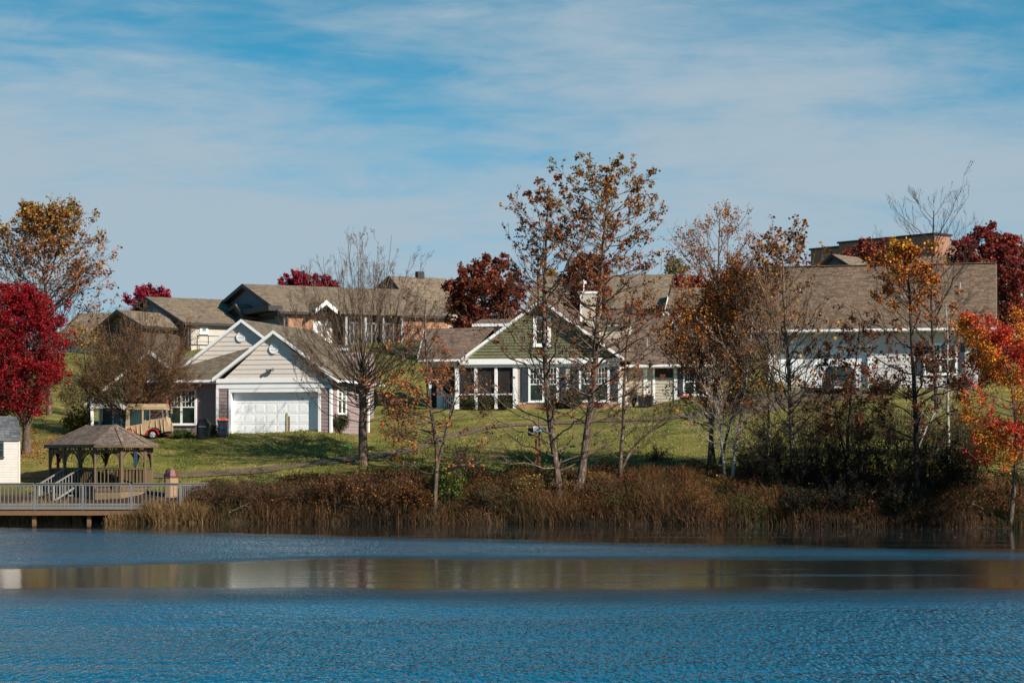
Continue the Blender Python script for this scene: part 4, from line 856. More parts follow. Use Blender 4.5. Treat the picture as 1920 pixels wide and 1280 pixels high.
# bench slab inside and the stairs
m = MB(); m.box(-2.9, -1.50, -.30, -.02, zfl - .18, zfl - .12 + .1); m.box(-2.9, -1.50, -.60, -.301, zfl - .36, zfl - .30); m.box(-2.9, -1.50, -.9, -.601, zfl - .54, zfl - .48); m.box(-2.9, -1.50, -1.2, -.901, zfl - .72, zfl - .66); st = m.build('stairs', GREYW, GA.e)
for x_ in (-2.93, -1.47):
    m = MB(); m.bar((x_, -.02, zfl + .95), (x_, -1.45, zfl + .18), .14, .045); m.bar((x_, -.02, zfl + .2), (x_, -1.45, zfl - .62), .05, .09); m.bar((x_, -1.40, zfl - .9), (x_, -1.40, zfl + .2), .09)
    for j in range(8): y_ = -.12 - j * .16; zq = zfl + .9 + y_ * .53; m.bar((x_, y_, zq - .75), (x_, y_, zq), .035)
    m.build('handrail', paint('pale_grey_rail_paint', (.21, .20, .195), .6), st)
# wind chime hanging under the roof
wc = GA.p(254, 846, .9); wce = empty('wind_chime', (0, 0, 0), label='dark blue wind chime hanging in the right arch of the gazebo', cat='wind chime')
def gl(v): a, d, z = v; return np.array([GA.O[0] + a * GA.c + d * GA.s, GA.O[1] - a * GA.s + d * GA.c, GA.O[2] + z])
w0 = gl(wc); wce.location = w0
m = MB(); m.cyl((0, 0, 0), (0, 0, -.03), .09); m.cyl((0, 0, 0), (0, 0, .40), .006, n=5); m.build('top_disc', NAVY, wce)
m = MB()
for k in range(6): an = k * math.pi / 3; m.cyl((.065 * math.cos(an), .065 * math.sin(an), -.03), (.065 * math.cos(an), .065 * math.sin(an), -.62 - .03 * k), .02, n=8)
m.build('tubes', paint('blue_tube_paint', (.03, .06, .10), .3), wce)

# boardwalk
BY = 104.0; deck = yz(950, BY) + .02; bx0, bx1 = (-140 - 960) / F * BY, (342 - 960) / F * BY
BW = empty('boardwalk', (bx0, BY, 0), label='grey railed wooden boardwalk along the water below the gazebo', cat='boardwalk')
w_ = bx1 - bx0
m = MB()
k = 0
x_ = 0.0
while x_ < w_ - .01: m.box(x_, min(x_ + .135, w_), 0, 2.0, deck - .04, deck); x_ += .142
m.build('deck_board', GREYW, BW)
m = MB(); m.box(0, w_, -.045, -.003, deck - .13, deck + .0); m.build('rim_board', GREYW, BW)
for d_ in (.02, 1.6):
    m = MB(); m.box(0, w_, d_, d_ + .1, deck - .40, deck - .045); m.build('beam', DECKW, BW)
for px in (-90, 62, 165):
    for d_ in (.22, 1.57):
        m = MB(); a = (px - 960) / F * BY - bx0; m.box(a - .09, a + .09, d_ - .003, d_ + .16, -.8, deck - .05); m.build('pile', DECKW, BW)
zt_ = yz(905, BY)
pst = [-118, -27, 65, 155, 246, 338]
def rail_run(P0, P1, end=True):
    P0, P1 = np.array(P0, float), np.array(P1, float); l_ = np.linalg.norm(P1 - P0); t_ = (P1 - P0) / l_
    m = MB(); m.bar(P0 + (0, 0, zt_ - .02), P1 + (0, 0, zt_ - .02), .14, .04); m.bar(P0 + (0, 0, zt_ - .085), P1 + (0, 0, zt_ - .085), .04, .085); m.bar(P0 + (0, 0, deck + .10), P1 + (0, 0, deck + .10), .04, .085); m.build('rail', GREYW, BW)
    m = MB(); n = int(l_ / .172)
    for j in range(n): u = P0 + t_ * (l_ * (j + .5) / n); m.bar(u + (0, 0, deck + .0), u + (0, 0, zt_ - .05), .036)
    m.build('balusters', GREYW, BW)
for a, b in zip(pst, pst[1:]):
    xa, xb = (a - 960) / F * BY - bx0, (b - 960) / F * BY - bx0; rail_run((xa + .05, .03, 0), (xb - .05, .03, 0))
for a in pst:
    xa = (a - 960) / F * BY - bx0; m = MB(); m.box(xa - .05, xa + .05, -.045 + .05, .09, deck - .2, zt_ - .045); m.build('post', GREYW, BW)
xe = (338 - 960) / F * BY - bx0
rail_run((xe + .02, .1, 0), (xe + .9, 2.6, 0)); m = MB(); m.box(xe + .85, xe + .95, 2.6, 2.7, deck - .5, zt_); m.build('post', GREYW, BW)
m = MB(); m.prism([(xe - .1, 1.9, deck - .003), (xe + .9, 2.6, deck - .003), (xe - .6, 5.0, deck - .003), (xe - 2.2, 4.2, deck - .003)], (0, 0, -.08)); m.build('landing', GREYW, BW)

# shed
S = Fr('shed', 37, 111.5, -20, gz((36 - 960) / F * 111.5, 111.5) - .1, label='cream sided shed with grey gambrel shingle roof at the left edge', cat='shed')
xa = -3.6; zt_s = S.z(30, 823)
m = siding(MB(), -.3, zt_s, lambda z: (xa, 0), 0, [(-1.55, -.78, S.z(0, 858), S.z(0, 829))], lap=.125, proud=.014); m.box(xa + .02, -.02, .02, 3.2, -.3, zt_s - .01); m.build('wall', paint('shed_cream_siding', (.52, .47, .42), .6), S.e)
m = MB(); m.box(-.07, .02, -.03, .06, -.3, zt_s); m.build('corner_board', paint('shed_trim', (.62, .55, .48), .6), S.e)
z1_, z2_ = S.z(33, 792, .8), S.z(24, 780, 1.6)
pr_ = [(-.12, zt_s), (.25, zt_s + .55), (.8, z1_), (1.6, z2_), (2.4, z1_), (3.32, zt_s)]
m = MB(); m.prism([(-.02, y, z - .06) for y, z in pr_], (-3.55, 0, 0)); m.build('gable_end', paint('shed_cream_siding', (.52, .47, .42)), S.e)
m = MB()
for (y0, z0), (y1, z1q) in zip(pr_, pr_[1:]): m.prism([(xa - .05, y0, z0), (.06, y0, z0), (.06, y1, z1q), (xa - .05, y1, z1q)], (0, 0, -.05))
m.build('roof', ROOF_G, S.e)
window(S.e, -1.55, -.78, S.z(0, 858), S.z(0, 829), 0, cols=1, frame=.06, fm=SHUT, grid=(2, 2))

# golf cart
g_ = ground_at(284, 823.5); GC = Fr('golf_cart', 284, g_[1], 6, g_[2] - .02, label='golf cart with beige canvas enclosure and red wheel fenders parked before the mauve wall', cat='golf cart')
X = lambda px: GC.x(px); Z = lambda py: GC.z(284, py)
m = MB()
def arch(m, x0, x1, z0, z1, y0, y1, n=8):   # softly crowned roof
    A_, B_ = [], []
    for k in range(n + 1):
        u = k / n; y = y0 + (y1 - y0) * u; zc = z1 - (z1 - z0) * (2 * u - 1) ** 2 * .6; A_.append((x0, y, zc)); B_.append((x1, y, zc - .0))
    m.loft([A_ + [(x0, y1, z0 - .05), (x0, y0, z0 - .05)], B_ + [(x1, y1, z0 - .05), (x1, y0, z0 - .05)]], sm=False)
arch(m, X(236), X(307), Z(766), Z(756), -.02, 1.25); m.build('canopy', CANV, GC.e)
rg = np.random.default_rng(3)
def cloth(m, pts, y, dep, amp=.03):
    m.prism([(a, y, b) for a, b in pts], (0, dep, 0))
m = MB(); cloth(m, [(X(234), Z(806)), (X(237), Z(764)), (X(243), Z(764)), (X(243), Z(798)), (X(266), Z(794)), (X(266), Z(764)), (X(269), Z(764)), (X(269), Z(788)), (X(280), Z(788)), (X(281), Z(786)), (X(300), Z(785)), (X(308), Z(782)), (X(313), Z(794)), (X(315), Z(808)), (X(303), Z(811)), (X(298), Z(803)), (X(286), Z(801)), (X(276), Z(806)), (X(271), Z(815)), (X(248), Z(812))], 0.0, 1.2); m.build('cover', CANV, GC.e)
m = MB()   # folds of the cloth
for a, b, c_, d_ in ((246, 800, 250, 812), (256, 797, 258, 812), (264, 795, 266, 814), (284, 788, 281, 800), (292, 787, 294, 801), (300, 786, 304, 808), (307, 786, 309, 808), (238, 768, 236, 804)):
    m.cyl((X(a), -.012, Z(b)), (X(c_), -.02, Z(d_)), .022, .045, 8)
m.build('cloth_fold', CANV, GC.e)
for a, b, c_, d_ in ((243, 266, 769, 796), (269, 278, 769, 787)):
    m = MB(); m.prism([(X(a), .03, Z(d_ + (1 if a == 243 else 0))), (X(b), .03, Z(d_ - 2)), (X(b), .03, Z(c_)), (X(a), .03, Z(c_))], (0, .02, 0)); m.build('window', GLASS, GC.e)
for a, b in ((281, 280), (303, 308), (240, 238)):
    for y in (.03, 1.15):
        m = MB(); m.bar((X(a), y, Z(765)), (X(b), y, Z(800)), .035); m.build('roof_post', METAL, GC.e)
def wheel(par, x, y, z, r, w_=.2, th=0):
    m = MB(); rings = []
    for yy, rr in ((0, .62), (0, .9), (.03, 1), (w_ - .03, 1), (w_, .9), (w_, .62)):
        rings.append([(x + r * rr * math.cos(2 * math.pi * k / 24), y + yy, z + r * rr * math.sin(2 * math.pi * k / 24)) for k in range(24)])
    m.loft(rings); wh = m.build('wheel', BLACK, par)
    m = MB(); m.cyl((x, y - .004, z), (x, y + .05, z), r * .6, r * .6, 20)
    for k in range(5): an = 2 * math.pi * k / 5; m.bar((x, y - .02, z), (x + r * .55 * math.cos(an), y - .02, z + r * .55 * math.sin(an)), .05, .03)
    m.build('rim', paint('grey_alloy', (.40, .40, .41), .35), wh)
    return wh
for x_, y in ((X(286), .02), (X(286), .98), (X(243), .02), (X(243), .98)): wheel(GC.e, x_, y, Z(814.5), .245)
for xc in (X(286), X(243)):
    for y in (-.03, .95):
        m = MB(); A_ = []; B_ = []
        for k in range(13):
            an = math.pi * k / 12; A_.append((xc + .36 * math.cos(an), y, Z(814) + .32 * math.sin(an))); B_.append((xc + .29 * math.cos(an), y, Z(814) + .27 * math.sin(an)))
        for k in range(12): m.prism([A_[k], A_[k + 1], B_[k + 1], B_[k]], (0, .30, 0))
        m.build('fender', RED, GC.e)
m = MB(); m.box(X(244), X(312), .15, 1.05, Z(813), Z(806)); m.build('chassis', BLACK, GC.e)
m = MB(); m.bar((X(308), .6, Z(782)), (X(309), .6, Z(747)), .015); fl_ = m.build('flag_pole', METAL, GC.e); m = MB(); m.prism([(X(307.5), .6, Z(748)), (X(311), .6, Z(750)), (X(311), .6, Z(758)), (X(307.5), .6, Z(757))], (0, .01, 0)); m.build('flag', RED, fl_)

# covered grill, bins, post, feeder
def loftbox(m, secs):   # (z, x0, x1, y0, y1)
    m.loft([[(x0, y0, z), (x1, y0, z), (x1, y1, z), (x0, y1, z)] for z, x0, x1, y0, y1 in secs], sm=False)
g_ = on(382, 119.2); gr = empty('covered_grill', g_, 5, label='barbecue grill under a black cover against the mauve wall', cat='grill')
m = MB(); hgt = 1.02
rr_ = []
for z, a, b in ((0.02, .34, .30), (.3, .33, .29), (.62, .335, .30), (.7, .34, .30), (.86, .31, .26), (.97, .23, .2), (1.03, .12, .12)):
    rr_.append([((a + .022 * math.sin(9 * t) * (1 if z < .65 else .3)) * np.sign(math.cos(t)) * abs(math.cos(t)) ** .45, (b + .02 * math.cos(7 * t)) * np.sign(math.sin(t)) * abs(math.sin(t)) ** .45, z + .015 * math.sin(5 * t)) for t in np.arange(48) * 2 * math.pi / 48])
m.loft(rr_); m.build('cover', BLACK, gr)
m = MB(); m.bar((-.20, -.325, .63), (.20, -.325, .63), .03); m.build('handle_strap', METAL, gr)
def bin_(px, Y, lab, lidm, s=1.0, bodym=NAVY, sink=0):
    g_ = on(px, Y); g_[2] -= sink; b = empty('wheeled_bin', g_, -4, label=lab, cat='bin')
    m = MB(); loftbox(m, [(.05, -.22 * s, .22 * s, -.26 * s, .26 * s), (.85 * s, -.27 * s, .27 * s, -.33 * s, .33 * s)]); m.build('body', bodym, b)
    m = MB(); m.box(-.29 * s, .29 * s, -.35 * s, .35 * s, .78 * s, .86 * s); m.bar((-.16, -.31, .45), (.16, -.31, .45), .03, .12); m.build('rim', bodym, b)
    m = MB(); loftbox(m, [(.862 * s, -.31 * s, .31 * s, -.39 * s, .36 * s), (.92 * s, -.30 * s, .30 * s, -.38 * s, .35 * s), (.97 * s, -.2 * s, .2 * s, -.25 * s, .25 * s)]); m.build('lid', lidm, b)
    for x_ in (-.22 * s, .20 * s): m = MB(); m.cyl((x_, .24 * s, .1), (x_ + .05, .24 * s, .1), .1, n=14); m.build('wheel', BLACK, b)
bin_(418, 119.4, 'dark wheeled bin with orange lid beside the white garage door', ORANGE)
g_ = on(1287, 135.5); bx_ = empty('storage_box', g_, 5, label='low dark storage box with bright orange lid on the hump by the right windows', cat='storage box')
m = MB(); loftbox(m, [(-.2, -.3, .3, -.2, .2), (.12, -.34, .34, -.22, .22)]); m.build('body', NAVY, bx_); m = MB(); loftbox(m, [(.122, -.37, .37, -.25, .25), (.2, -.36, .36, -.24, .24), (.25, -.22, .22, -.15, .15)]); m.build('lid', ORANGE, bx_)
g_ = ground_at(539, 809); pe = empty('wooden_post', g_, 12, label='short pale wooden post standing in front of the white garage door', cat='post')
m = MB(); loftbox(m, [(-.1, -.06, .05, -.06, .06), (.95, -.045, .055, -.06, .06), (1.03, -.02, .04, -.04, .04)]); m.build('post_body', woodm('pale_post_wood', (.42, .33, .2)), pe)
m = MB(); m.box(.058, .14, -.04, .05, -.1, .82); m.build('dark_side', woodm('dark_side_wood', (.12, .07, .04)), pe)  # separate dark strip makes one side of the post dark
g_ = on(321, 119.9); fe = empty('bird_feeder', g_, 0, label='thin black pole feeder before the mauve wall window', cat='bird feeder')
m = MB(); m.cyl((0, 0, -.1), (0, 0, 1.35), .02, n=8); m.build('pole', SHUT, fe); m = MB(); m.cyl((0, 0, 1.32), (0, 0, 1.50), .07); m.cyl((0, 0, 1.50), (0, 0, 1.6), .11, .01); m.build('seed_tube', woodm('feeder_wood', (.3, .2, .12)), fe)
# litter bin by the boardwalk
g_ = on(321, 107.4); g_[2] = yz(945, 107.4); tb = empty('litter_bin', g_, 20, label='tan octagonal litter bin with dark red hooded top right of the gazebo', cat='litter bin')
n = 8; ring = lambda r, z: [(r * math.cos(math.pi / 8 + 2 * math.pi * k / n), r * math.sin(math.pi / 8 + 2 * math.pi * k / n), z) for k in range(n)]
m = MB(); m.loft([ring(.31, -.3), ring(.33, 1.25)], sm=False); m.build('body', woodm('bin_wood', (.34, .21, .12), (8, 8, 1)), tb)
m = MB(); m.loft([ring(.36, 1.26), ring(.36, 1.34), ring(.24, 1.62), ring(.20, 1.68)], sm=False); hd = m.build('hood', paint('dark_red_hood_paint', (.12, .035, .03), .5), tb)
m = MB(); m.box(-.12, .12, -.36, -.25, 1.38, 1.52); m.build('flap', SHUT, hd)
# notice board on two posts
g_ = ground_at(1005, 878); sg = empty('trail_sign', g_, 0, label='trail notice boards on two reddish wooden posts in the middle lawn', cat='sign')
sx = F / g_[1]; U = lambda px: (px - 1005) / sx; Vz = lambda py: (878 - py) / sx
for px, d_ in ((1005, 0), (1011.5, .35)):
    m = MB(); m.box(U(px) - .055, U(px) + .055, d_ - .05, d_ + .05, -.3, Vz(806)); m.build('post', REDB, sg)
m = MB(); m.prism([(U(990), .28, Vz(817)), (U(1000), -.06, Vz(817)), (U(1000), -.06, Vz(802)), (U(990), .28, Vz(802))], (0, .03, 0)); m.build('side_board', NAVY, sg)
m = MB(); m.box(U(1000), U(1010.5), -.10, -.06, Vz(809.5), Vz(799)); wb = m.build('notice_board', paint('notice_white', (.62, .62, .62), .4), sg)
m = MB()
for k, (a, b) in enumerate(((1001.5, 1009), (1002, 1008), (1001.5, 1007))): m.box(U(a), U(b), -.104, -.1005, Vz(807.5 - 2.2 * k), Vz(806.8 - 2.2 * k))
m.build('lettering', SHUT, wb)
m = MB(); m.prism([(U(1010.6), -.08, Vz(809)), (U(1025), .30, Vz(811)), (U(1025), .40, Vz(803)), (U(1010.6), .0, Vz(800))], (0, .03, 0)); wb = m.build('map_board', paint('map_blue', (.10, .20, .34), .4), sg)
m = MB(); m.prism([(U(1012.5), -.036, Vz(807.5)), (U(1021), .19, Vz(808)), (U(1021), .23, Vz(804.6)), (U(1012.5), .007, Vz(803))], (0, -.004, 0)); m.build('map_panel', paint('map_pale', (.45, .52, .55), .4), wb)
# air conditioner
g_ = on(1211, 136.2); ac = empty('air_conditioner', g_, 12, label='black air conditioner unit on the lawn against the beige wall', cat='air conditioner')
m = MB(); m.box(-.40, .40, -.4, .4, -.1, .62); m.build('body', BLACK, ac); m = MB()
for k in range(9): z_ = .04 + k * .062; m.box(-.41, .41, -.412, .412, z_, z_ + .02)
m.build('grille', SHUT, ac); m = MB(); m.box(-.42, .42, -.42, .42, .621, .66); m.cyl((0, 0, .66), (0, 0, .67), .28); m.build('fan_cover', SHUT, ac)
# hose-orange board edging by the windows
g0, g1_ = on(1028, 136.2), on(1100, 136.2); m = MB(); m.bar((0, 0, .30), (g1_[0] - g0[0], 0, .26), .05, .05)
for u in (.1, 1.2, 2.2): m.bar((u, 0, -.2), (u, 0, .28), .04)
o = m.build('low_rail', woodm('orange_rail_wood', (.40, .17, .05), (1, 12, 12))); o.location = g0; tag(o, 'low orange wooden rail in front of the paired windows', 'rail')
# utility flags
FL = [(645, 836), (655, 839), (1060, 857), (1023, 863), (1268, 864)]
labs = ['leftmost small green marker flag on the lawn by the bare tree', 'small green marker flag just right of its twin by the bare tree', 'small green marker flag on thin stake between two sycamore trunks', 'small green marker flag just right of the trail sign posts', 'small green marker flag at the bank edge right of the pale trunk']
GRNP = paint('green_flag_plastic', (.02, .45, .05), .5)
src = None
for (px, py), lb in zip(FL, labs):
    g_ = ground_at(px, py + 9)
    if src is None:
        r = empty('marker_flag', g_, 0); m = MB(); m.bar((0, 0, -.05), (0, 0, .30), .008); st_ = m.build('stake', METAL, r); m = MB(); m.prism([(0, 0, .22), (.11, .02, .22), (.11, .03, .30), (0, 0, .30)], (0, .004, 0)); fl_ = m.build('flag', GRNP, r); src = (r, st_, fl_); o = r
    else:
        o = src[0].copy(); COL.objects.link(o); o.location = g_
        for c_ in src[1:]: d_ = c_.copy(); COL.objects.link(d_); d_.parent = o
    tag(o, lb, 'flag', 'green marker flags on the lawn')

# dark car in front of the garage
g_ = on(1572, 132.5); CR = empty('parked_car', g_, 10, label='dark sport utility car parked facing the lake before the wide garage door', cat='car')
CP = mat('dark_car_paint', lambda t, o: (lambda b: (b.inputs['Coat Weight'].__setattr__('default_value', .6)))(pbsdf(t, o, ramp(t, noise(t, t.nodes.new('ShaderNodeTexCoord').outputs['Object'], 2, 4), [(.3, (.010, .010, .011)), (.7, (.017, .016, .017))]), .35, .5)))
def sect(y, zb, zs, hw, zr, hwr):   # body ring at depth y: sill, shoulder, roof
    return [(-hw * .92, y, zb), (-hw, y, zb + .15), (-hw, y, zs - .08), (-hw * .97, y, zs), (-hwr, y, zr - .05), (-hwr * .9, y, zr), (hwr * .9, y, zr), (hwr, y, zr - .05), (hw * .97, y, zs), (hw, y, zs - .08), (hw, y, zb + .15), (hw * .92, y, zb)]
m = MB(); m.loft([sect(-.05, .38, .80, .80, .86, .6), sect(.04, .28, .92, .93, 1.0, .75), sect(.3, .24, 1.02, .97, 1.08, .80), sect(1.15, .24, 1.1, .99, 1.14, .82), sect(1.3, .24, 1.12, .99, 1.2, .80), sect(1.95, .24, 1.14, .99, 1.74, .70), sect(2.3, .24, 1.14, .99, 1.80, .71), sect(4.3, .26, 1.14, .98, 1.78, .70), sect(4.7, .3, 1.1, .95, 1.2, .8), sect(4.85, .4, .9, .85, 1.0, .7)], sm=False); m.build('body', CP, CR)
m = MB(); m.prism([(-.74, 1.27, 1.20), (.74, 1.27, 1.20), (.62, 1.88, 1.69), (-.62, 1.88, 1.69)], (0, -.03, .02)); m.build('windscreen', GLASS, CR)
for s in (-1, 1):
    m = MB(); m.prism([(s * .955, 1.7, 1.2), (s * .955, 4.2, 1.2), (s * .76, 4.1, 1.68), (s * .76, 2.2, 1.68)], (s * .025, 0, .01)); m.build('side_window', GLASS, CR)
    m = MB(); m.prism([(s * .58, -.045, .78), (s * .88, .02, .78), (s * .88, .04, .93), (s * .58, -.025, .93)], (0, -.03, 0)); m.build('headlight', paint('lamp_lens', (.55, .57, .6), .15), CR)
    m = MB(); m.box(min(s * 1.0, s * 1.18), max(s * 1.0, s * 1.18), 1.5, 1.6, 1.13, 1.28); m.build('mirror', CP, CR)
for x_ in (-.97, .75):
    for y in (.85, 3.75):
        w = MB(); w.cyl((x_, y, .36), (x_ + .22, y, .36), .36, n=24); wv = w.build('wheel', BLACK, CR); w = MB(); xx_ = x_ - .004 if x_ < 0 else x_ + .224; w.cyl((xx_, y, .36), (xx_ + (.02 if x_ < 0 else -.02), y, .36), .22, n=18); w.build('rim', METAL, wv)
m = MB()
for k in range(4): m.box(-.5, .5, -.08, -.04, .62 + k * .065, .655 + k * .065)
m.build('grille', METAL, CR); m = MB(); m.box(-.86, .86, -.12, .05, .36, .52); m.build('bumper', BLACK, CR)
m = MB(); m.box(-.26, .26, -.135, -.121, .40, .52); m.build('number_plate', paint('plate_white', (.6, .6, .6)), CR)

# ---------------------------------------------------------------- plants
def resample(P, K):
    P = np.array(P, float); d = np.r_[0, np.cumsum(np.linalg.norm(np.diff(P, axis=0), axis=1))]; s = np.linspace(0, d[-1], K)
    Q = np.stack([np.interp(s, d, P[:, k]) for k in range(3)], 1)
    for _ in range(3): Q[1:-1] = (Q[:-2] + 2 * Q[1:-1] + Q[2:]) / 4
    return Q
def tubes(P, R, sides):
    """P (n,K,3) centre lines, R (n,K) radii -> vertices, quads"""
    n, K, _ = P.shape; T = np.gradient(P, axis=1); T /= np.linalg.norm(T, axis=2, keepdims=True) + 1e-9
    ref = np.where(np.abs(T[..., 2:3]) > .9, np.array([1.0, 0, 0]), np.array([0, 0, 1.0])); A = np.cross(T, ref); A /= np.linalg.norm(A, axis=2, keepdims=True) + 1e-9; B = np.cross(T, A)
    an = np.arange(sides) * 2 * np.pi / sides
    V = P[:, :, None] + R[:, :, None, None] * (A[:, :, None] * np.cos(an)[:, None] + B[:, :, None] * np.sin(an)[:, None])
    base = (np.arange(n)[:, None, None] * K + np.arange(K - 1)[None, :, None]) * sides; k = np.arange(sides)[None, None]; k2 = (k + 1) % sides
    Q = np.stack([base + k, base + k2, base + sides + k2, base + sides + k], -1).reshape(-1, 4)
    return V.reshape(-1, 3), Q
def samp(P, s):
    """P (n,K,3), s (n,M) in 0..1 -> points, tangents"""
    n, K, _ = P.shape; x = s * (K - 1.001); i = x.astype(int); u = (x - i)[..., None]; r = np.arange(n)[:, None]
    a, b = P[r, i], P[r, i + 1]; return a * (1 - u) + b * u, (b - a) / (np.linalg.norm(b - a, axis=2, keepdims=True) + 1e-9)
def unit(v): return v / (np.linalg.norm(v, axis=-1, keepdims=True) + 1e-9)
def kids(P, R, M, s0, s1, ang, lenf, up, K, g, rf=.6, wob=.12, abslen=None):
    n = P.shape[0]; s = g.uniform(s0, s1, (n, M)); s.sort(1)
    S, T = samp(P, s); Rs = R[:, 0:1] * (1 - s) + R[:, -1:] * s
    L = np.linalg.norm(np.diff(P, axis=1), axis=2).sum(1)[:, None]
    pr = unit(np.cross(T, unit(g.normal(size=(n, M, 3))))); a = g.normal(ang, .18, (n, M))[..., None]
    D = np.cos(a) * T + np.sin(a) * pr; l_ = (L * lenf if abslen is None else abslen) * (1.2 - s * .75) * g.uniform(.55, 1.25, (n, M))
    u = np.linspace(0, 1, K)[None, None, :, None]; l4 = l_[..., None, None]
    C = S[:, :, None] + l4 * (D[:, :, None] * u + np.array([0, 0, up]) * u ** 2)
    w = g.normal(size=(n, M, K, 3)) * wob * l4 / K; w[:, :, 0] = 0; C = C + np.cumsum(w, axis=2)
    r0 = np.minimum(Rs * .8, np.maximum(Rs * rf, .004)); RR = r0[..., None] * (1 - .75 * np.linspace(0, 1, K))
    return C.reshape(n * M, K, 3), RR.reshape(n * M, K)
def leaf_mesh(name, pos, size, colf, g, parent, droop=.25, m=None):
    n = len(pos)
    if n == 0: return
    s = (size * g.uniform(.6, 1.35, n))[:, None]
    ax = unit(g.normal(size=(n, 3)) * np.array([1, 1, .6]) - np.array([0, 0, droop])); b = unit(np.cross(ax, g.normal(size=(n, 3)))); nn = np.cross(ax, b)
    V = np.stack([pos, pos + s * (ax * .5 + b * .42 + nn * .12), pos + s * ax, pos + s * (ax * .5 - b * .42 + nn * .12)], 1).reshape(-1, 3)
    i = np.arange(n) * 4; Q = np.stack([i, i + 1, i + 2, i + 3], 1)
    return mesh_np(name, V, Q, m or LEAF, parent, cols=colf(pos, g))
def palette(cols, w=None, var=.25, blend=.35):
    C = np.array(cols, float)
    def f(pos, g):
        n = len(pos); k = g.choice(len(C), n, p=None if w is None else np.array(w) / sum(w)); c_ = C[k]
        j = g.choice(len(C), n, p=None if w is None else np.array(w) / sum(w)); t = g.uniform(0, blend, n)[:, None]; c_ = c_ * (1 - t) + C[j] * t
        return np.clip(c_ * g.uniform(1 - var, 1 + var, n)[:, None], 0, 1)
    return f
def plant(name, lab, cat, base, group=None):
    e = empty(name, base, 0, label=lab, cat=cat)
    if group: e['group'] = group
    return e
def tree(name, lab, lead, r0, prim, levels, leaves=None, Y=None, bark=BARK, seed=1, topr=.25, group=None, cat='tree', sides=8, depth_lean=0.0, crown_name='crown', multi=None, wobt=.05):
    """lead: picture points of the trunk line from root to tip at distance Y; prim: n, t0, t1, reach [(t, r)], rise [(t, k)]"""
    g = np.random.default_rng(seed)
    if Y is None: b = ground_at(*lead[0]); Y = b[1]
    leads = [lead] + (multi or [])
    base = W(*lead[0], Y); base[2] = min(base[2], gz(base[0], Y)) - .05
    e = plant(name, lab, cat, base, group)
    allP, allR = [], []
    for q, ld in enumerate(leads):
        P = np.array([W(x, y, Y) for x, y in ld]) - base
        if q == 0: P[0] = (0, 0, -.15)
        P = resample(P, 20); P[:, 1] += depth_lean * np.linspace(0, 1, 20) ** 1.5 + (q * .25 * ((-1) ** q)) * np.linspace(0, 1, 20)
        P[2:] += np.cumsum(g.normal(size=(18, 3)) * wobt * .35, axis=0) * np.linspace(.2, 1, 18)[:, None] * np.array([1, 1, .2])
        rr = r0 * (1 if q == 0 else .7); t = np.linspace(0, 1, 20); R = rr * (topr + (1 - topr) * (1 - t) ** .9); R[0] *= 1.35; R[1] *= 1.1
        allP.append(P); allR.append(R)
    Pl, Rl = np.array(allP), np.array(allR)
    V_, Q_ = tubes(Pl, Rl, sides); mesh_np('trunk', V_, Q_, bark, e, smooth=True)
    n = prim['n']; nl = len(leads); s = g.uniform(0, 1, (nl, n)) ** prim.get('bias', 1.0); s = prim['t0'] + (prim['t1'] - prim['t0']) * np.sort(s, 1)
    S, T = samp(Pl, s); Rs = np.take_along_axis(Rl, (s * 19).astype(int), 1)
    rc = np.interp(s, [p[0] for p in prim['reach']], [p[1] for p in prim['reach']]) * g.uniform(.62, 1.05, s.shape)
    ri = np.interp(s, [p[0] for p in prim['rise']], [p[1] for p in prim['rise']]) * g.uniform(.75, 1.25, s.shape)
    az = np.arange(n)[None] * 2.399 + g.uniform(0, .8, s.shape) + np.arange(nl)[:, None]
    if 'azbias' in prim: az = np.where(g.uniform(size=az.shape) < .5, g.normal(prim['azbias'], .5, az.shape), az)
    if prim.get('dome'):
        xc, zc, rx, rzu, rzd = prim['dome']
        if zc is None: xc, zc = Pl[0, -1, 0], Pl[0, -1, 2] + .35 - rzu
        th = np.sort(np.arcsin(g.uniform(math.sin(prim.get('th0', -.9)), 1, s.shape)), 1); f_ = g.uniform(prim.get('f0', .6), 1.0, s.shape) ** .6
        E_ = np.stack([np.cos(th) * np.cos(az) * rx * f_ + xc, np.cos(th) * np.sin(az) * rx * f_, np.sin(th) * np.where(th > 0, rzu, rzd) * f_ + zc], -1)
        dv = E_ - S; rc = np.linalg.norm(dv[..., :2], axis=-1) + .05; ri = dv[..., 2] / rc; az = np.arctan2(dv[..., 1], dv[..., 0])
    hd = np.stack([np.cos(az), np.sin(az), np.zeros_like(az)], -1)
    K = 9; u = np.linspace(0, 1, K)[None, None, :, None]; cv = prim.get('curve', .3)
    C = S[:, :, None] + rc[..., None, None] * (hd[:, :, None] * (u ** (1 - .0) * (1 + cv * (u - 1) * -1 * 0) * (1 + cv - cv * u)) + ri[..., None, None] * np.array([0, 0, 1.0]) * (u * (1 - cv) + cv * u * u))
    w = g.normal(size=C.shape) * .05 * rc[..., None, None]; w[:, :, 0] = 0; C = C + np.cumsum(w, 2) * .6
    r1 = np.minimum(Rs * .6, np.maximum(.008, prim.get('rr', .012) * np.linalg.norm(C[:, :, -1] - C[:, :, 0], axis=-1))); RR = r1[..., None] * (1 - .8 * np.linspace(0, 1, K))
    P1, R1_ = C.reshape(-1, K, 3), RR.reshape(-1, K)
    VV, QQ = [], []; off = 0
    v, q_ = tubes(P1, R1_, 5); VV.append(v); QQ.append(q_); off = len(v)
    cur, cr = P1, R1_; tw = [P1]
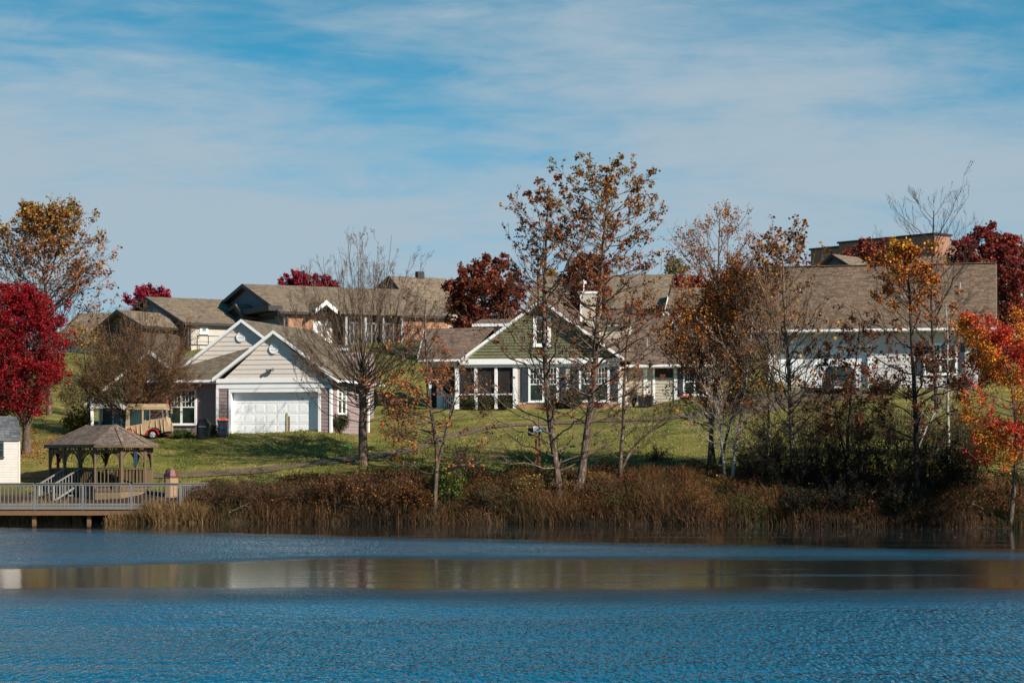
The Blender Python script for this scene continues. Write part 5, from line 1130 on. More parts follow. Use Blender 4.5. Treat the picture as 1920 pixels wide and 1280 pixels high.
    for lv in levels:
        cur, cr = kids(cur, cr, lv['m'], lv.get('s0', .25), 1.0, lv.get('ang', .65), lv.get('len', .45), lv.get('up', .25), lv.get('K', 5), g, lv.get('rf', .55), lv.get('wob', .15))
        cr = np.maximum(cr, lv.get('rmin', .004)); v, q_ = tubes(cur, cr, 3); VV.append(v); QQ.append(q_ + off); off += len(v); tw.append(cur)
    mesh_np('branches', np.concatenate(VV), np.concatenate(QQ), bark, e)
    if leaves:
        src = cur
        if leaves.get('lv') is not None: src = tw[leaves['lv']]
        m_ = leaves['m']; pos, _ = samp(src, g.uniform(leaves.get('s0', .3), 1, (len(src), m_)) ** .8); pos = pos + g.normal(size=pos.shape) * leaves.get('jit', .06)
        keep = np.ones(pos.shape[:2], bool)
        if 'keep' in leaves:      # whole sprays are bare or full
            pr = leaves['keep'](pos.mean(1) + base, pos.mean(1)); cl = g.uniform(size=len(src)) < np.clip(pr * 1.1, 0, 1); keep = cl[:, None] & (g.uniform(size=keep.shape) < .8)
        leaf_mesh(crown_name, pos[keep], leaves['size'], leaves['col'], g, e, leaves.get('droop', .3))
    return e
def ppx(w): return 960 + F * w[:, 0] / w[:, 1], HY - F * (w[:, 2] - CZ) / w[:, 1]
RUST = [(.20, .055, .018), (.32, .10, .025), (.12, .030, .015), (.42, .17, .03), (.06, .02, .012)]
GOLD = [(.45, .26, .04), (.30, .22, .04), (.16, .15, .03)]
def sycol(hi, lo):
    """rusty leaves low, gold and green ones near the top, as the leaves themselves are coloured"""
    fr, fg = palette(RUST, (4, 4, 3, 2, 2)), palette([(.30, .20, .035), (.14, .13, .025), (.42, .24, .04), (.30, .10, .02)], (3, 3, 2, 2))
    def f(pos, g):
        t = np.clip((pos[:, 2] + g.normal(size=len(pos)) * (hi - lo) * .25 - lo) / (hi - lo), 0, 1)
        return np.where((g.uniform(size=len(pos)) < t)[:, None], fg(pos, g), fr(pos, g))
    return f

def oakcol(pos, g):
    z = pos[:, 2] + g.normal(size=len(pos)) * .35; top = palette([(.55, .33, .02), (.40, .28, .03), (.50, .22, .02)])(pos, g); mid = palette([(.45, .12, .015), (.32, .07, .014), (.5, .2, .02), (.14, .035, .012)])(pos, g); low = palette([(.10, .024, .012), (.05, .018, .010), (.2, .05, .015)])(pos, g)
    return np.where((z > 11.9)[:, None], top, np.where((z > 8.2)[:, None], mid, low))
# bare tree before the mauve house
tree('bare_tree', 'large bare vase shaped tree with a dark trunk before the mauve house', [(682, 872), (680, 820), (682, 760), (684, 715), (686, 690)], .24,
     dict(n=84, t0=.45, t1=1.0, reach=[(0, 3)], rise=[(0, 1)], curve=.38, rr=.0062, bias=.7, dome=(0, 6.3, 4.1, 5.5, 2.9), th0=-.5, f0=.75),
     [dict(m=9, s0=.35, ang=.45, len=.27, up=.2, K=5, rmin=.0060, rf=.45), dict(m=6, s0=.25, ang=.5, len=.42, up=.12, K=4, rmin=.0050, rf=.4), dict(m=3, s0=.3, ang=.5, len=.45, up=.1, K=3, rmin=.0042)], seed=5, topr=.6, bark=barkm('bare_tree_bark', (.13, .085, .06), (.25, .18, .13)),
     leaves=dict(m=2, size=.09, col=palette(RUST, (2, 4, 1, 2, 1)), keep=lambda w, l: np.where(ppx(w)[1] > 720, .05, .006), jit=.05))
# small leaning one at the water with orange leaves
tree('orange_sapling', 'slender leaning tree with orange leaves standing at the water, right of the bare tree', [(813, 968), (818, 900), (822, 850), (812, 790), (802, 740), (800, 680), (797, 610), (800, 560)], .11,
     dict(n=34, t0=.20, t1=.98, reach=[(0, 2.6), (.45, 3.2), (.7, 1.6), (1, .5)], rise=[(0, .05), (.5, .5), (1, 1.6)], curve=.2, rr=.010, azbias=math.pi),
     [dict(m=8, ang=.6, len=.38, up=.12, K=5, rmin=.007), dict(m=4, ang=.6, len=.45, up=.05, K=4, rmin=.0055)], seed=8, bark=BARKP,
     leaves=dict(m=5, size=.115, col=palette([(.40, .12, .03), (.25, .06, .02), (.5, .2, .04), (.12, .035, .015)], (4, 4, 2, 2)), keep=lambda w, l: np.where(ppx(w)[1] > 690, .55, .12) * np.where(ppx(w)[0] < 850, 1, .35), jit=.07), multi=[[(818, 880), (838, 800), (850, 740), (848, 680)]])
# the tall sycamore pair
tree('tall_sycamore', 'tallest sycamore with round crown of rust and gold leaves rising above the green house', [(1086, 920), (1096, 840), (1108, 760), (1117, 690), (1122, 600), (1128, 520), (1136, 440), (1142, 365), (1146, 325)], .19,
     dict(n=100, t0=.20, t1=.985, reach=[(0, 2.0), (.25, 2.8), (.42, 4.0), (.65, 3.9), (.85, 2.7), (1, .9)], rise=[(0, .25), (.4, .5), (.8, .6), (1, .9)], curve=.15, rr=.012),
     [dict(m=8, ang=.6, len=.36, up=.22, K=5, rmin=.008), dict(m=5, ang=.6, len=.42, up=.15, K=4, rmin=.005)], seed=11, bark=BARKP, topr=.12,
     leaves=dict(m=8, s0=.35, size=.12, col=sycol(17.5, 12.0), keep=lambda w, l: np.interp(ppx(w)[1], [280, 500, 580, 680, 760, 900], [.60, .46, .26, .13, .04, .02]), jit=.05, droop=.5))
tree('thin_sycamore', 'thinner leaning sycamore with sparse dark red leaves, left of the tallest one', [(1051, 938), (1046, 890), (1034, 820), (1024, 730), (1020, 640), (1018, 560), (1020, 480), (1025, 400), (1026, 345)], .17,
     dict(n=66, t0=.10, t1=.99, reach=[(0, 2.6), (.2, 4.6), (.45, 3.9), (.75, 2.1), (1, .45)], rise=[(0, .15), (.3, .75), (1, 1.3)], curve=.2, rr=.010),
     [dict(m=7, ang=.55, len=.36, up=.18, K=5, rmin=.008), dict(m=4, ang=.55, len=.42, up=.1, K=4, rmin=.005)], seed=21, bark=BARKP, topr=.12,
     leaves=dict(m=7, s0=.4, size=.13, col=palette(RUST, (3, 2, 5, .6, 4)), keep=lambda w, l: np.interp(ppx(w)[1], [340, 480, 600, 760, 900], [.42, .32, .09, .05, .03]), jit=.05, droop=.5))
tree('pale_sapling', 'pale slim bare trunk forking low, right of the tallest sycamore', [(1163, 902), (1162, 870), (1170, 800), (1172, 720), (1178, 640), (1188, 580), (1192, 550)], .10,
     dict(n=26, t0=.12, t1=.98, reach=[(0, 2.2), (.3, 2.0), (1, .5)], rise=[(0, .35), (1, 1.4)], curve=.1, rr=.009),
     [dict(m=6, ang=.6, len=.4, up=.15, K=5, rmin=.006), dict(m=3, ang=.6, len=.4, up=.1, K=4, rmin=.005)], seed=31, bark=BARKP,
     leaves=dict(m=3, size=.14, col=palette(RUST), keep=lambda w, l: np.interp(ppx(w)[1], [550, 700, 800], [.28, .12, .02]), jit=.06), multi=[[(1165, 880), (1185, 840), (1210, 815), (1245, 795), (1260, 780)]])
# orange clump
OG = palette([(.42, .14, .02), (.26, .065, .014), (.50, .22, .03), (.13, .035, .012), (.18, .13, .025)], (4, 4, 2, 3, 1))
tree('orange_birch', 'tall wispy orange leaved tree with several thin trunks, left of the long house', [(1329, 880), (1334, 800), (1342, 720), (1345, 620), (1348, 500), (1350, 410)], .10,
     dict(n=64, t0=.18, t1=.99, reach=[(0, 2.2), (.4, 2.8), (.75, 2.2), (1, .6)], rise=[(0, .6), (1, 1.3)], curve=.15, rr=.009),
     [dict(m=7, ang=.5, len=.4, up=.25, K=5, rmin=.006), dict(m=4, ang=.55, len=.42, up=.1, K=4, rmin=.0045)], seed=41, bark=BARKP,
     leaves=dict(m=7, size=.09, col=OG, keep=lambda w, l: np.interp(ppx(w)[1], [400, 500, 600, 760, 840], [.45, .75, .85, .6, .10]), jit=.10), multi=[[(1340, 870), (1330, 780), (1312, 690), (1305, 600)], [(1350, 870), (1372, 780), (1392, 700), (1400, 600), (1398, 510)]])
tree('white_stemmed_birch', 'white stemmed tree with thin orange foliage, just right of the taller orange one', [(1372, 905), (1378, 840), (1392, 770), (1402, 700), (1410, 620), (1414, 540)], .09,
     dict(n=40, t0=.15, t1=.98, reach=[(0, 1.9), (.5, 1.8), (1, .6)], rise=[(0, .7), (1, 1.6)], curve=.15, rr=.009),
     [dict(m=7, ang=.5, len=.4, up=.2, K=5, rmin=.006), dict(m=4, ang=.55, len=.42, up=.1, K=4, rmin=.005)], seed=43, bark=barkm('white_bark', (.30, .27, .23), (.5, .46, .42)),
     leaves=dict(m=5, size=.085, col=OG, keep=lambda w, l: np.interp(ppx(w)[1], [540, 620, 760, 840], [.5, .5, .3, .05]), jit=.10), multi=[[(1360, 900), (1352, 830), (1345, 760), (1352, 690)]])
tree('upright_tree', 'nearly bare upright tree with dark lower trunk before the wide garage door', [(1487, 905), (1486, 850), (1483, 780), (1480, 700), (1475, 620), (1472, 540), (1470, 480)], .13,
     dict(n=72, t0=.18, t1=.99, reach=[(0, 2.8), (.4, 2.8), (.8, 1.9), (1, .7)], rise=[(0, .8), (.5, 1.3), (1, 1.5)], curve=.3, rr=.0095),
     [dict(m=8, ang=.42, len=.4, up=.25, K=5, rmin=.0065), dict(m=4, ang=.5, len=.42, up=.1, K=4, rmin=.005)], seed=51, bark=barkm('tan_bark', (.16, .11, .075), (.30, .23, .17)),
     leaves=dict(m=6, size=.15, col=palette([(.35, .12, .03), (.10, .028, .015), (.5, .3, .05), (.06, .02, .012)], (3, 3, 1.5, 3)), keep=lambda w, l: np.interp(ppx(w)[1], [460, 520, 560, 640, 700], [.45, .16, .07, .05, .07]), jit=.07, droop=.6))
tree('scarlet_oak', 'dark trunked tree topped with yellow and orange leaves before the broad roof', [(1718, 955), (1720, 880), (1716, 800), (1712, 700), (1708, 620), (1705, 540), (1700, 480), (1694, 465)], .14,
     dict(n=60, t0=.22, t1=.99, reach=[(0, 2.6), (.35, 3.6), (.62, 2.8), (.8, 1.7), (.92, .9), (1, .4)], rise=[(0, .1), (.4, .45), (1, 1.2)], curve=.1, rr=.011),
     [dict(m=8, ang=.6, len=.38, up=.15, K=5, rmin=.008), dict(m=4, ang=.6, len=.42, up=.1, K=4, rmin=.006)], seed=61, bark=BARKD,
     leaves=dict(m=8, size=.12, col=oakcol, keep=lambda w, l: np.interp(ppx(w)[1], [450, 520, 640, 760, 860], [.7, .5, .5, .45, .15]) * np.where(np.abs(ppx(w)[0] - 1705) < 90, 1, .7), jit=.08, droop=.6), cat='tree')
tree('white_trunk_tree', 'slim white trunk almost without leaves, right of the dark trunked yellow topped tree', [(1779, 880), (1778, 800), (1777, 720), (1776, 640), (1772, 560)], .085,
     dict(n=20, t0=.3, t1=.98, reach=[(0, 1.4), (.5, 1.6), (1, .8)], rise=[(0, .7), (1, 1.1)], curve=.15, rr=.009),
     [dict(m=6, ang=.55, len=.4, up=.15, K=5, rmin=.006), dict(m=3, ang=.55, len=.4, up=.1, K=4, rmin=.005)], seed=71, bark=barkm('white_bark', (.30, .27, .23)),
     leaves=dict(m=5, size=.14, col=palette(RUST, (4, 3, 3, 1, 2)), keep=lambda w, l: np.interp(ppx(w)[1], [560, 660, 720], [.45, .3, .05]), jit=.07), multi=[[(1700, 895), (1738, 800), (1760, 760), (1790, 700)]])
tree('bare_tall_tree', 'high bare branched tree rising over the broad roof against the sky', [(1757, 880), (1755, 760), (1748, 640), (1745, 560), (1747, 470), (1750, 395)], .12,
     dict(n=36, t0=.40, t1=.97, reach=[(0, 3.0), (.6, 3.6), (.8, 3.0), (1, 1.8)], rise=[(0, .8), (1, 1.3)], curve=.1, rr=.008),
     [dict(m=6, ang=.5, len=.42, up=.12, K=5, rmin=.0075), dict(m=4, ang=.5, len=.45, up=.08, K=4, rmin=.006)], Y=125, seed=81, bark=BARKD, topr=.2)
# orange and red tree at the right edge
def rightcol(pos, g):
    k = g.normal(size=len(pos)) * .5 + np.sin(pos[:, 2] * 1.9 + pos[:, 0] * 2.3) ; a = palette([(.50, .03, .02), (.38, .015, .025), (.6, .09, .02)])(pos, g); b = palette([(.62, .20, .018), (.52, .12, .015), (.50, .27, .03)])(pos, g)
    return np.where((k > .0)[:, None], a, b)
def g_noise(w): return np.sin(w[:, 0] * 1.7 + 1) * np.sin(w[:, 2] * 1.5) + .5 * np.sin(w[:, 0] * 3.9 + w[:, 2] * 3.1 + w[:, 1])
tree('orange_maple', 'bright orange and red tree leaning over the water at the right edge', [(1893, 985), (1900, 930), (1907, 860), (1905, 780), (1893, 700), (1872, 640), (1840, 605)], .11,
     dict(n=110, t0=.27, t1=.99, reach=[(0, 2.8), (.5, 2.6), (1, 1.5)], rise=[(0, .0), (.5, .25), (1, .3)], curve=.1, rr=.011),
     [dict(m=9, ang=.6, len=.38, up=.05, K=5, rmin=.007), dict(m=5, ang=.6, len=.42, up=.0, K=4, rmin=.005)], seed=91, bark=BARK,
     leaves=dict(m=13, size=.085, col=rightcol, keep=lambda w, l: np.where(g_noise(w) > -.3, .85, .06), jit=.10))

tree('understory_tree', 'spindly rust leaved small tree before the parked car, left of the dark trunk', [(1588, 905), (1590, 840), (1594, 770), (1602, 700), (1612, 640), (1616, 605)], .07,
     dict(n=34, t0=.25, t1=.98, reach=[(0, 1.8), (.5, 2.1), (1, .7)], rise=[(0, .3), (1, .8)], curve=.1, rr=.009),
     [dict(m=7, ang=.6, len=.4, up=.1, K=5, rmin=.006), dict(m=4, ang=.6, len=.42, up=.05, K=4, rmin=.005)], seed=97, bark=BARKD,
     leaves=dict(m=7, size=.11, col=palette([(.36, .11, .02), (.12, .032, .012), (.06, .022, .012), (.20, .06, .016)]), keep=lambda w, l: np.full(len(w), .30), jit=.05), multi=[[(1590, 880), (1570, 790), (1562, 720), (1572, 660)]])
tree('slender_tree', 'slender grey twiggy tree with few rust leaves, between the birches and upright tree', [(1440, 900), (1442, 820), (1440, 740), (1436, 660), (1440, 580), (1442, 530)], .07,
     dict(n=40, t0=.2, t1=.98, reach=[(0, 1.8), (.5, 2.1), (1, .6)], rise=[(0, .8), (1, 1.4)], curve=.2, rr=.009),
     [dict(m=8, ang=.45, len=.4, up=.2, K=5, rmin=.006), dict(m=4, ang=.5, len=.42, up=.1, K=4, rmin=.005)], seed=98, bark=barkm('tan_bark', (.16, .11, .075)),
     leaves=dict(m=6, size=.10, col=palette(RUST), keep=lambda w, l: np.full(len(w), .14), jit=.05))
# dense crowned maples
def maple(lab, lead, prof, Y, cols, seed, n=60, lsize=.11, keep=None, dens=9, r0=.2, name='maple', bark=BARK, group=None, rise=.55, t0=.3, m1=8, m2=5, w=None):
    rx = max(p[1] for p in prof); hv = (lead[0][1] - lead[-1][1]) / F * Y * (1 - t0); rzu = min(rx * 1.05, hv * .5); dome = (0, None, rx * .95, rzu, max(hv - rzu, rx * .9))
    return tree(name, lab, lead, r0, dict(dome=dome, f0=.4, th0=-.95, n=n, t0=t0, t1=.99, reach=prof, rise=[(0, rise * .8), (1, rise * 1.8)], curve=.15, rr=.012),
                [dict(m=m1, ang=.65, len=.32, up=.12, K=5, rmin=.007), dict(m=m2, ang=.7, len=.5, up=.05, K=4, rmin=.005)], seed=seed, bark=bark, Y=Y, group=group,
                leaves=dict(m=dens, size=lsize, col=palette(cols, w), keep=keep or (lambda w_, l: np.where(np.sin(w_[:, 0] * 2.3 + seed) * np.sin(w_[:, 2] * 2.6 + seed * 2) + .6 * np.sin(w_[:, 1] * 2.9 + w_[:, 0] * 4.1) > -.42, .92, .22)), jit=.09, droop=.2))
CRIM = [(.28, .005, .012), (.15, .004, .009), (.42, .018, .020), (.07, .004, .007)]
maple('brilliant crimson maple with dense round crown at the left edge above the shed', [(50, 850), (50, 800), (45, 740), (40, 660), (38, 590), (36, 540)], [(0, 2.4), (.3, 3.0), (.6, 3.0), (.85, 1.9), (1, .7)], 118, CRIM, 101, n=190, lsize=.09, dens=14, r0=.24, name='crimson_maple', t0=.13, bark=BARK)
maple('crimson maple cropped by the left edge, behind the shed roof', [(-25, 850), (-28, 800), (-30, 740), (-35, 660), (-40, 560)], [(0, 2.2), (.5, 2.6), (1, .6)], 116, CRIM, 102, n=80, lsize=.10, dens=10, name='crimson_maple', t0=.3)
DKR = [(.22, .035, .022), (.12, .022, .016), (.30, .07, .03), (.05, .03, .018), (.34, .12, .04)]
maple('dark red broad tree behind the green house, left of the sycamores', [(905, 660), (905, 600), (908, 540), (910, 480)], [(0, 3.2), (.4, 3.2), (.75, 2.6), (1, .9)], 165, DKR, 111, n=95, lsize=.20, dens=10, name='dark_red_tree', t0=.05, w=(4, 3, 2, 4, 1), r0=.3)
maple('dark red tree rising just behind the chimney', [(1095, 640), (1096, 580), (1098, 520), (1100, 475)], [(0, 2.0), (.5, 2.1), (1, .6)], 165, DKR, 112, n=55, lsize=.18, dens=8, name='dark_red_tree', t0=.1, w=(3, 3, 2, 4, 1))
maple('small crimson tree showing above the left hillside roofs', [(276, 620), (277, 580), (280, 555), (280, 540)], [(0, 2.0), (.5, 2.2), (1, .9)], 195, [(.28, .012, .035), (.16, .01, .025), (.36, .03, .05)], 113, n=50, lsize=.18, dens=8, name='skyline_maple', t0=.15)
maple('left crimson treetop of two over the brick house roof', [(555, 570), (556, 540), (557, 515)], [(0, 1.7), (.5, 1.7), (1, .7)], 205, [(.28, .012, .035), (.18, .01, .025)], 114, n=36, lsize=.18, dens=8, name='skyline_maple', t0=.2)
maple('right crimson treetop of two over the brick house roof', [(602, 575), (604, 545), (605, 522)], [(0, 1.7), (.5, 1.6), (1, .6)], 205, [(.26, .012, .032), (.16, .01, .025)], 115, n=32, lsize=.18, dens=8, name='skyline_maple', t0=.2)
maple('left purple red treetop of two on the skyline between sycamore and orange tree', [(1272, 590), (1272, 550), (1272, 520)], [(0, 1.7), (.5, 1.4), (1, .6)], 190, [(.26, .012, .04), (.16, .01, .03)], 116, n=30, lsize=.17, dens=8, name='skyline_maple', t0=.2)
maple('right purple red treetop of two on the skyline between sycamore and orange tree', [(1307, 590), (1307, 550), (1308, 522)], [(0, 1.5), (.5, 1.4), (1, .6)], 191, [(.22, .015, .035), (.14, .01, .025)], 117, n=30, lsize=.17, dens=8, name='skyline_maple', t0=.2)
maple('rusty brown tree behind the wispy orange one at the broad roof end', [(1370, 700), (1372, 620), (1374, 550), (1375, 500)], [(0, 2.4), (.5, 2.9), (1, .9)], 146, [(.24, .05, .018), (.14, .03, .014), (.30, .09, .02), (.08, .025, .015)], 118, n=90, lsize=.15, dens=8, name='rusty_tree', t0=.1)
maple('deep red tall maple beyond the right end of the broad roof', [(1870, 700), (1868, 620), (1862, 540), (1855, 460), (1850, 425)], [(0, 3.0), (.4, 3.0), (.75, 2.1), (1, .6)], 152, [(.24, .03, .028), (.14, .02, .02), (.34, .07, .03), (.07, .025, .018)], 119, n=95, lsize=.17, dens=9, name='deep_red_maple', t0=.08, r0=.28, w=(5, 4, 1, 2))
maple('deep red maple cropped by the right edge beyond the broad roof', [(1930, 720), (1926, 620), (1920, 520), (1915, 440)], [(0, 2.8), (.5, 2.8), (1, .6)], 149, [(.24, .03, .028), (.14, .02, .02), (.32, .06, .03)], 120, n=70, lsize=.17, dens=8, name='deep_red_maple', t0=.08)
maple('round dark red tree in front of the brick block', [(1638, 540), (1638, 500), (1636, 450)], [(0, 2.2), (.5, 2.5), (1, .9)], 205, [(.22, .04, .03), (.13, .028, .02), (.28, .08, .035)], 121, n=70, lsize=.2, dens=8, name='dark_red_tree', t0=.1)
maple('yellow treetop between brick block and the round dark red tree', [(1690, 560), (1690, 510), (1688, 462)], [(0, .8), (.5, .8), (1, .3)], 170, [(.60, .38, .03), (.5, .3, .03), (.35, .28, .04)], 122, n=26, lsize=.15, dens=6, name='yellow_tree', t0=.3)
maple('yellow tinged treetop behind the thin sycamore at roof level', [(1033, 600), (1033, 560), (1033, 510)], [(0, .9), (.5, .9), (1, .3)], 195, [(.50, .28, .03), (.35, .2, .03)], 123, n=20, lsize=.17, dens=6, name='yellow_tree', t0=.3)
maple('green grey treetop right of the tallest sycamore', [(1270, 560), (1270, 520), (1268, 488)], [(0, .9), (.5, 1.0), (1, .4)], 200, [(.13, .14, .06), (.18, .17, .08)], 124, n=20, lsize=.16, dens=5, name='green_tree', t0=.3)
maple('orange brown low tree between broad roof house and deep red maple', [(1850, 760), (1852, 700), (1856, 640), (1858, 600)], [(0, 1.8), (.5, 1.7), (1, .6)], 140, [(.24, .07, .025), (.14, .05, .02), (.10, .06, .025)], 125, n=40, lsize=.13, dens=7, name='rusty_tree', t0=.1)
# sycamore at the left, gold tops
tree('gold_topped_sycamore', 'tall sycamore with green gold top behind the crimson maple', [(92, 800), (92, 720), (88, 640), (84, 560), (80, 480), (78, 410)], .2,
     dict(n=100, t0=.34, t1=.99, reach=[(0, 2.8), (.45, 4.2), (.65, 3.8), (.85, 2.6), (1, .9)], rise=[(0, .5), (1, .9)], curve=.15, rr=.011),
     [dict(m=8, ang=.6, len=.38, up=.2, K=5, rmin=.008), dict(m=5, ang=.6, len=.42, up=.12, K=4, rmin=.006)], Y=132, seed=131, bark=BARKP, topr=.12,
     leaves=dict(m=6, size=.15, col=sycol(14.6, 9.5), keep=lambda w, l: np.interp(ppx(w)[1], [390, 440, 560, 640], [.85, .5, .36, .22]), jit=.10, droop=.5))
tree('bronze_sapling', 'thin bronze leaved tree with yellowish low foliage, right of the crimson maple', [(168, 800), (165, 740), (160, 680), (158, 620)], .10,
     dict(n=34, t0=.1, t1=.99, reach=[(0, 1.9), (.6, 1.8), (1, .6)], rise=[(0, .3), (1, 1.0)], curve=.15, rr=.010),
     [dict(m=7, ang=.6, len=.4, up=.1, K=5, rmin=.006), dict(m=4, ang=.6, len=.42, up=.05, K=4, rmin=.005)], Y=125, seed=132,
     leaves=dict(m=5, size=.10, col=palette([(.36, .22, .04), (.24, .10, .03), (.14, .11, .03)]), keep=lambda w, l: np.full(len(w), .38), jit=.10))
tree('brown_crabapple', 'low spreading brown twiggy tree in front of the sage cottage', [(246, 800), (245, 770), (246, 752)], .14,
     dict(n=90, t0=.35, t1=1.0, reach=[(0, 3)], rise=[(0, 1)], curve=.4, rr=.009, dome=(.5, 3.3, 3.4, 4.0, 1.6), th0=-.25, f0=.5),
     [dict(m=10, ang=.5, len=.32, up=.15, K=5, rmin=.006), dict(m=8, ang=.55, len=.45, up=.08, K=4, rmin=.0055)], Y=121.9, seed=133, bark=barkm('crab_bark', (.10, .06, .04), (.20, .13, .09)), topr=.7,
     leaves=dict(m=7, size=.05, col=palette([(.20, .09, .03), (.13, .06, .025), (.26, .13, .04)]), keep=lambda w, l: np.full(len(w), .6), jit=.06))

# shrubs
def shrub(lab, px, py, wid, hgt, cols, seed, stems=22, m1=7, m2=4, dens=6, lsize=.09, keep=.8, Y=None, name='shrub', w=None, bark=BARK, group=None, cat='shrub', up=.9, stemr=.016, jit=.07, sink=.1, hx=1):
    g = np.random.default_rng(seed); b = ground_at(px, py) if Y is None else on(px, Y); e = plant(name, lab, cat, b, group)
    az = g.uniform(0, 2 * np.pi, stems); K = 7; rd = wid / 2 * np.sqrt(g.uniform(.02, 1, stems)) * .85; h = hgt * g.uniform(.55, 1.0, stems) * (1 - .25 * (rd / (wid / 2)) ** 2) * .88
    u = np.linspace(0, 1, K)[None, :, None]; b0 = np.stack([np.cos(az) * rd * .45, np.sin(az) * rd * .45, np.full(stems, -sink)], 1)
    tip = np.stack([np.cos(az) * rd, np.sin(az) * rd, h], 1); P = b0[:, None] * (1 - u) + tip[:, None] * u; P[..., :2] += (np.stack([np.cos(az), np.sin(az)], 1)[:, None] * (np.sin(u * np.pi) * -.08 * rd[:, None, None]))
    w_ = g.normal(size=P.shape) * .03 * hgt; w_[:, 0] = 0; P = P + np.cumsum(w_, 1) * .5
    R = stemr * (1 - .7 * np.linspace(0, 1, K))[None] * g.uniform(.6, 1.3, (stems, 1)); VV, QQ = [], []; v, q_ = tubes(P, R, 4); VV.append(v); QQ.append(q_); off = len(v); cur, cr = P, R
    for m_, l_ in ((m1, .4), (m2, .45)):
        if m_ == 0: continue
        cur, cr = kids(cur, cr, m_, .15, 1, .6, l_, .12 * up, 4, g, .5); cr = np.maximum(cr, .004); v, q_ = tubes(cur, cr, 3); VV.append(v); QQ.append(q_ + off); off += len(v)
    mesh_np('stems', np.concatenate(VV), np.concatenate(QQ), bark, e)
    if dens:
        pos, _ = samp(cur, g.uniform(.1, 1, (len(cur), dens))); pos = pos + g.normal(size=pos.shape) * jit; k = g.uniform(size=pos.shape[:2]) < keep
        k &= (g.uniform(size=len(cur)) < keep * 1.1)[:, None]; leaf_mesh('leaves', pos[k], lsize, palette(cols, w), g, e, .1)
    return e
DG = [(.030, .048, .014), (.018, .030, .010), (.055, .07, .02), (.05, .035, .018)]
YEL = [(.55, .33, .03), (.42, .22, .03), (.2, .15, .03)]
shrub('yellow and green bush left of the open porch', 145, 812, 1.7, 1.5, [(.40, .26, .03), (.12, .13, .03), (.05, .06, .02)], 201, lsize=.11, w=(3, 2, 3))
shrub('tall bronze shrub on the hillside just right of the crimson maple', 150, 790, 3.4, 3.6, [(.20, .12, .03), (.12, .06, .02), (.07, .07, .02)], 207, Y=133, stems=34, lsize=.10, dens=4, keep=.5, name='bronze_shrub', group='bronze shrubs on the left hillside')
shrub('bronze shrub high on the hillside below the far left white house', 190, 700, 4.0, 3.2, [(.16, .11, .03), (.10, .07, .02), (.06, .07, .02)], 208, Y=150, stems=34, lsize=.11, dens=4, keep=.5, name='bronze_shrub', group='bronze shrubs on the left hillside')
shrub('low green plants under the mauve wall window', 345, 816, 1.3, .5, [(.09, .13, .03), (.05, .08, .02)], 202, Y=119.9, lsize=.07)
shrub('grassy green clump between grill and bin', 399, 815, .5, .75, [(.12, .16, .04), (.07, .10, .03)], 203, Y=119.7, stems=12, lsize=.06)
shrub('dark rounded evergreen bush at the right corner of the garage', 630, 806, 1.6, 1.15, [(.045, .06, .018), (.025, .04, .012)], 204, Y=121.0, stems=40, lsize=.06, dens=9)
for k, px in enumerate((878, 912, 946)):
    shrub(('left', 'middle', 'right')[k] + ' dark green bush of three along the screened porch', px, 767, 1.15, .85, DG, 210 + k, Y=136.35, stems=30, lsize=.06, dens=8, group='bushes along the screened porch')
shrub('dark green bush under the left paired window', 1035, 767, 1.0, .7, DG, 214, Y=136.1, stems=30, lsize=.06, dens=8)
shrub('tall grey green bush between the two paired windows', 1072, 767, 1.7, 1.25, [(.07, .095, .045), (.045, .06, .03), (.025, .035, .015)], 215, Y=135.9, stems=44, lsize=.06, dens=9)
shrub('red mounded mum at the corner of the green house', 1120, 767, .7, .3, [(.28, .02, .03), (.14, .02, .02)], 216, Y=136.1, stems=20, lsize=.05, sink=.02)
shrub('narrow dark conical evergreen by the corner wall', 1187, 766, .42, 1.25, DG, 217, Y=136.4, stems=16, lsize=.05, dens=8, up=1.5)
shrub('bright yellow bush at the corner of the long house', 1457, 722, 1.1, .6, YEL, 218, Y=134.5, stems=26, lsize=.07, dens=8)
shrub('dark bush below the right window of the long house', 1800, 722, 1.8, .9, DG, 219, Y=135.8, stems=30, lsize=.07)
shrub('dark shrub beside the car before the pale wall', 1660, 735, 2.4, 1.0, [(.05, .05, .02), (.10, .06, .025)], 220, Y=133, stems=30, lsize=.08, dens=5)
shrub('little reddish shrub with green base alone on the lawn by the lower trail', 1232, 866, 1.2, .75, [(.22, .06, .04), (.10, .11, .03), (.14, .04, .03)], 221, stems=16, lsize=.07, dens=4, m2=3, keep=.6)
# shore thicket, left to right
BR = [(.085, .045, .022), (.13, .06, .025), (.05, .03, .016), (.06, .055, .02)]
MIX = [(.20, .06, .02), (.09, .045, .02), (.30, .11, .03), (.05, .045, .018)]
tn = 'brown thicket shrubs along the shore'
spec = [(362, 962, 2.2, 1.4, BR, 'first brown twiggy shrub right of the boardwalk end'), (415, 955, 2.4, 1.6, BR, 'brown shrub under the orange lidded bin'), (468, 958, 2.5, 1.8, BR, 'brown shrub below the white garage door, left one'),
        (522, 956, 2.4, 1.5, BR, 'brown shrub below the white garage door, right one'), (572, 958, 2.4, 1.7, BR, 'brown shrub below the right corner of the garage'), (628, 960, 2.6, 2.2, MIX, 'rust leaved thicket left of the bare tree foot'),
        (684, 962, 2.5, 2.6, MIX, 'tall rust leaved thicket just below the bare tree'), (742, 962, 2.4, 2.1, MIX, 'rust leaved thicket between bare tree and leaning orange tree'), (785, 962, 1.8, 1.6, MIX, 'small rust thicket touching the leaning orange tree')]
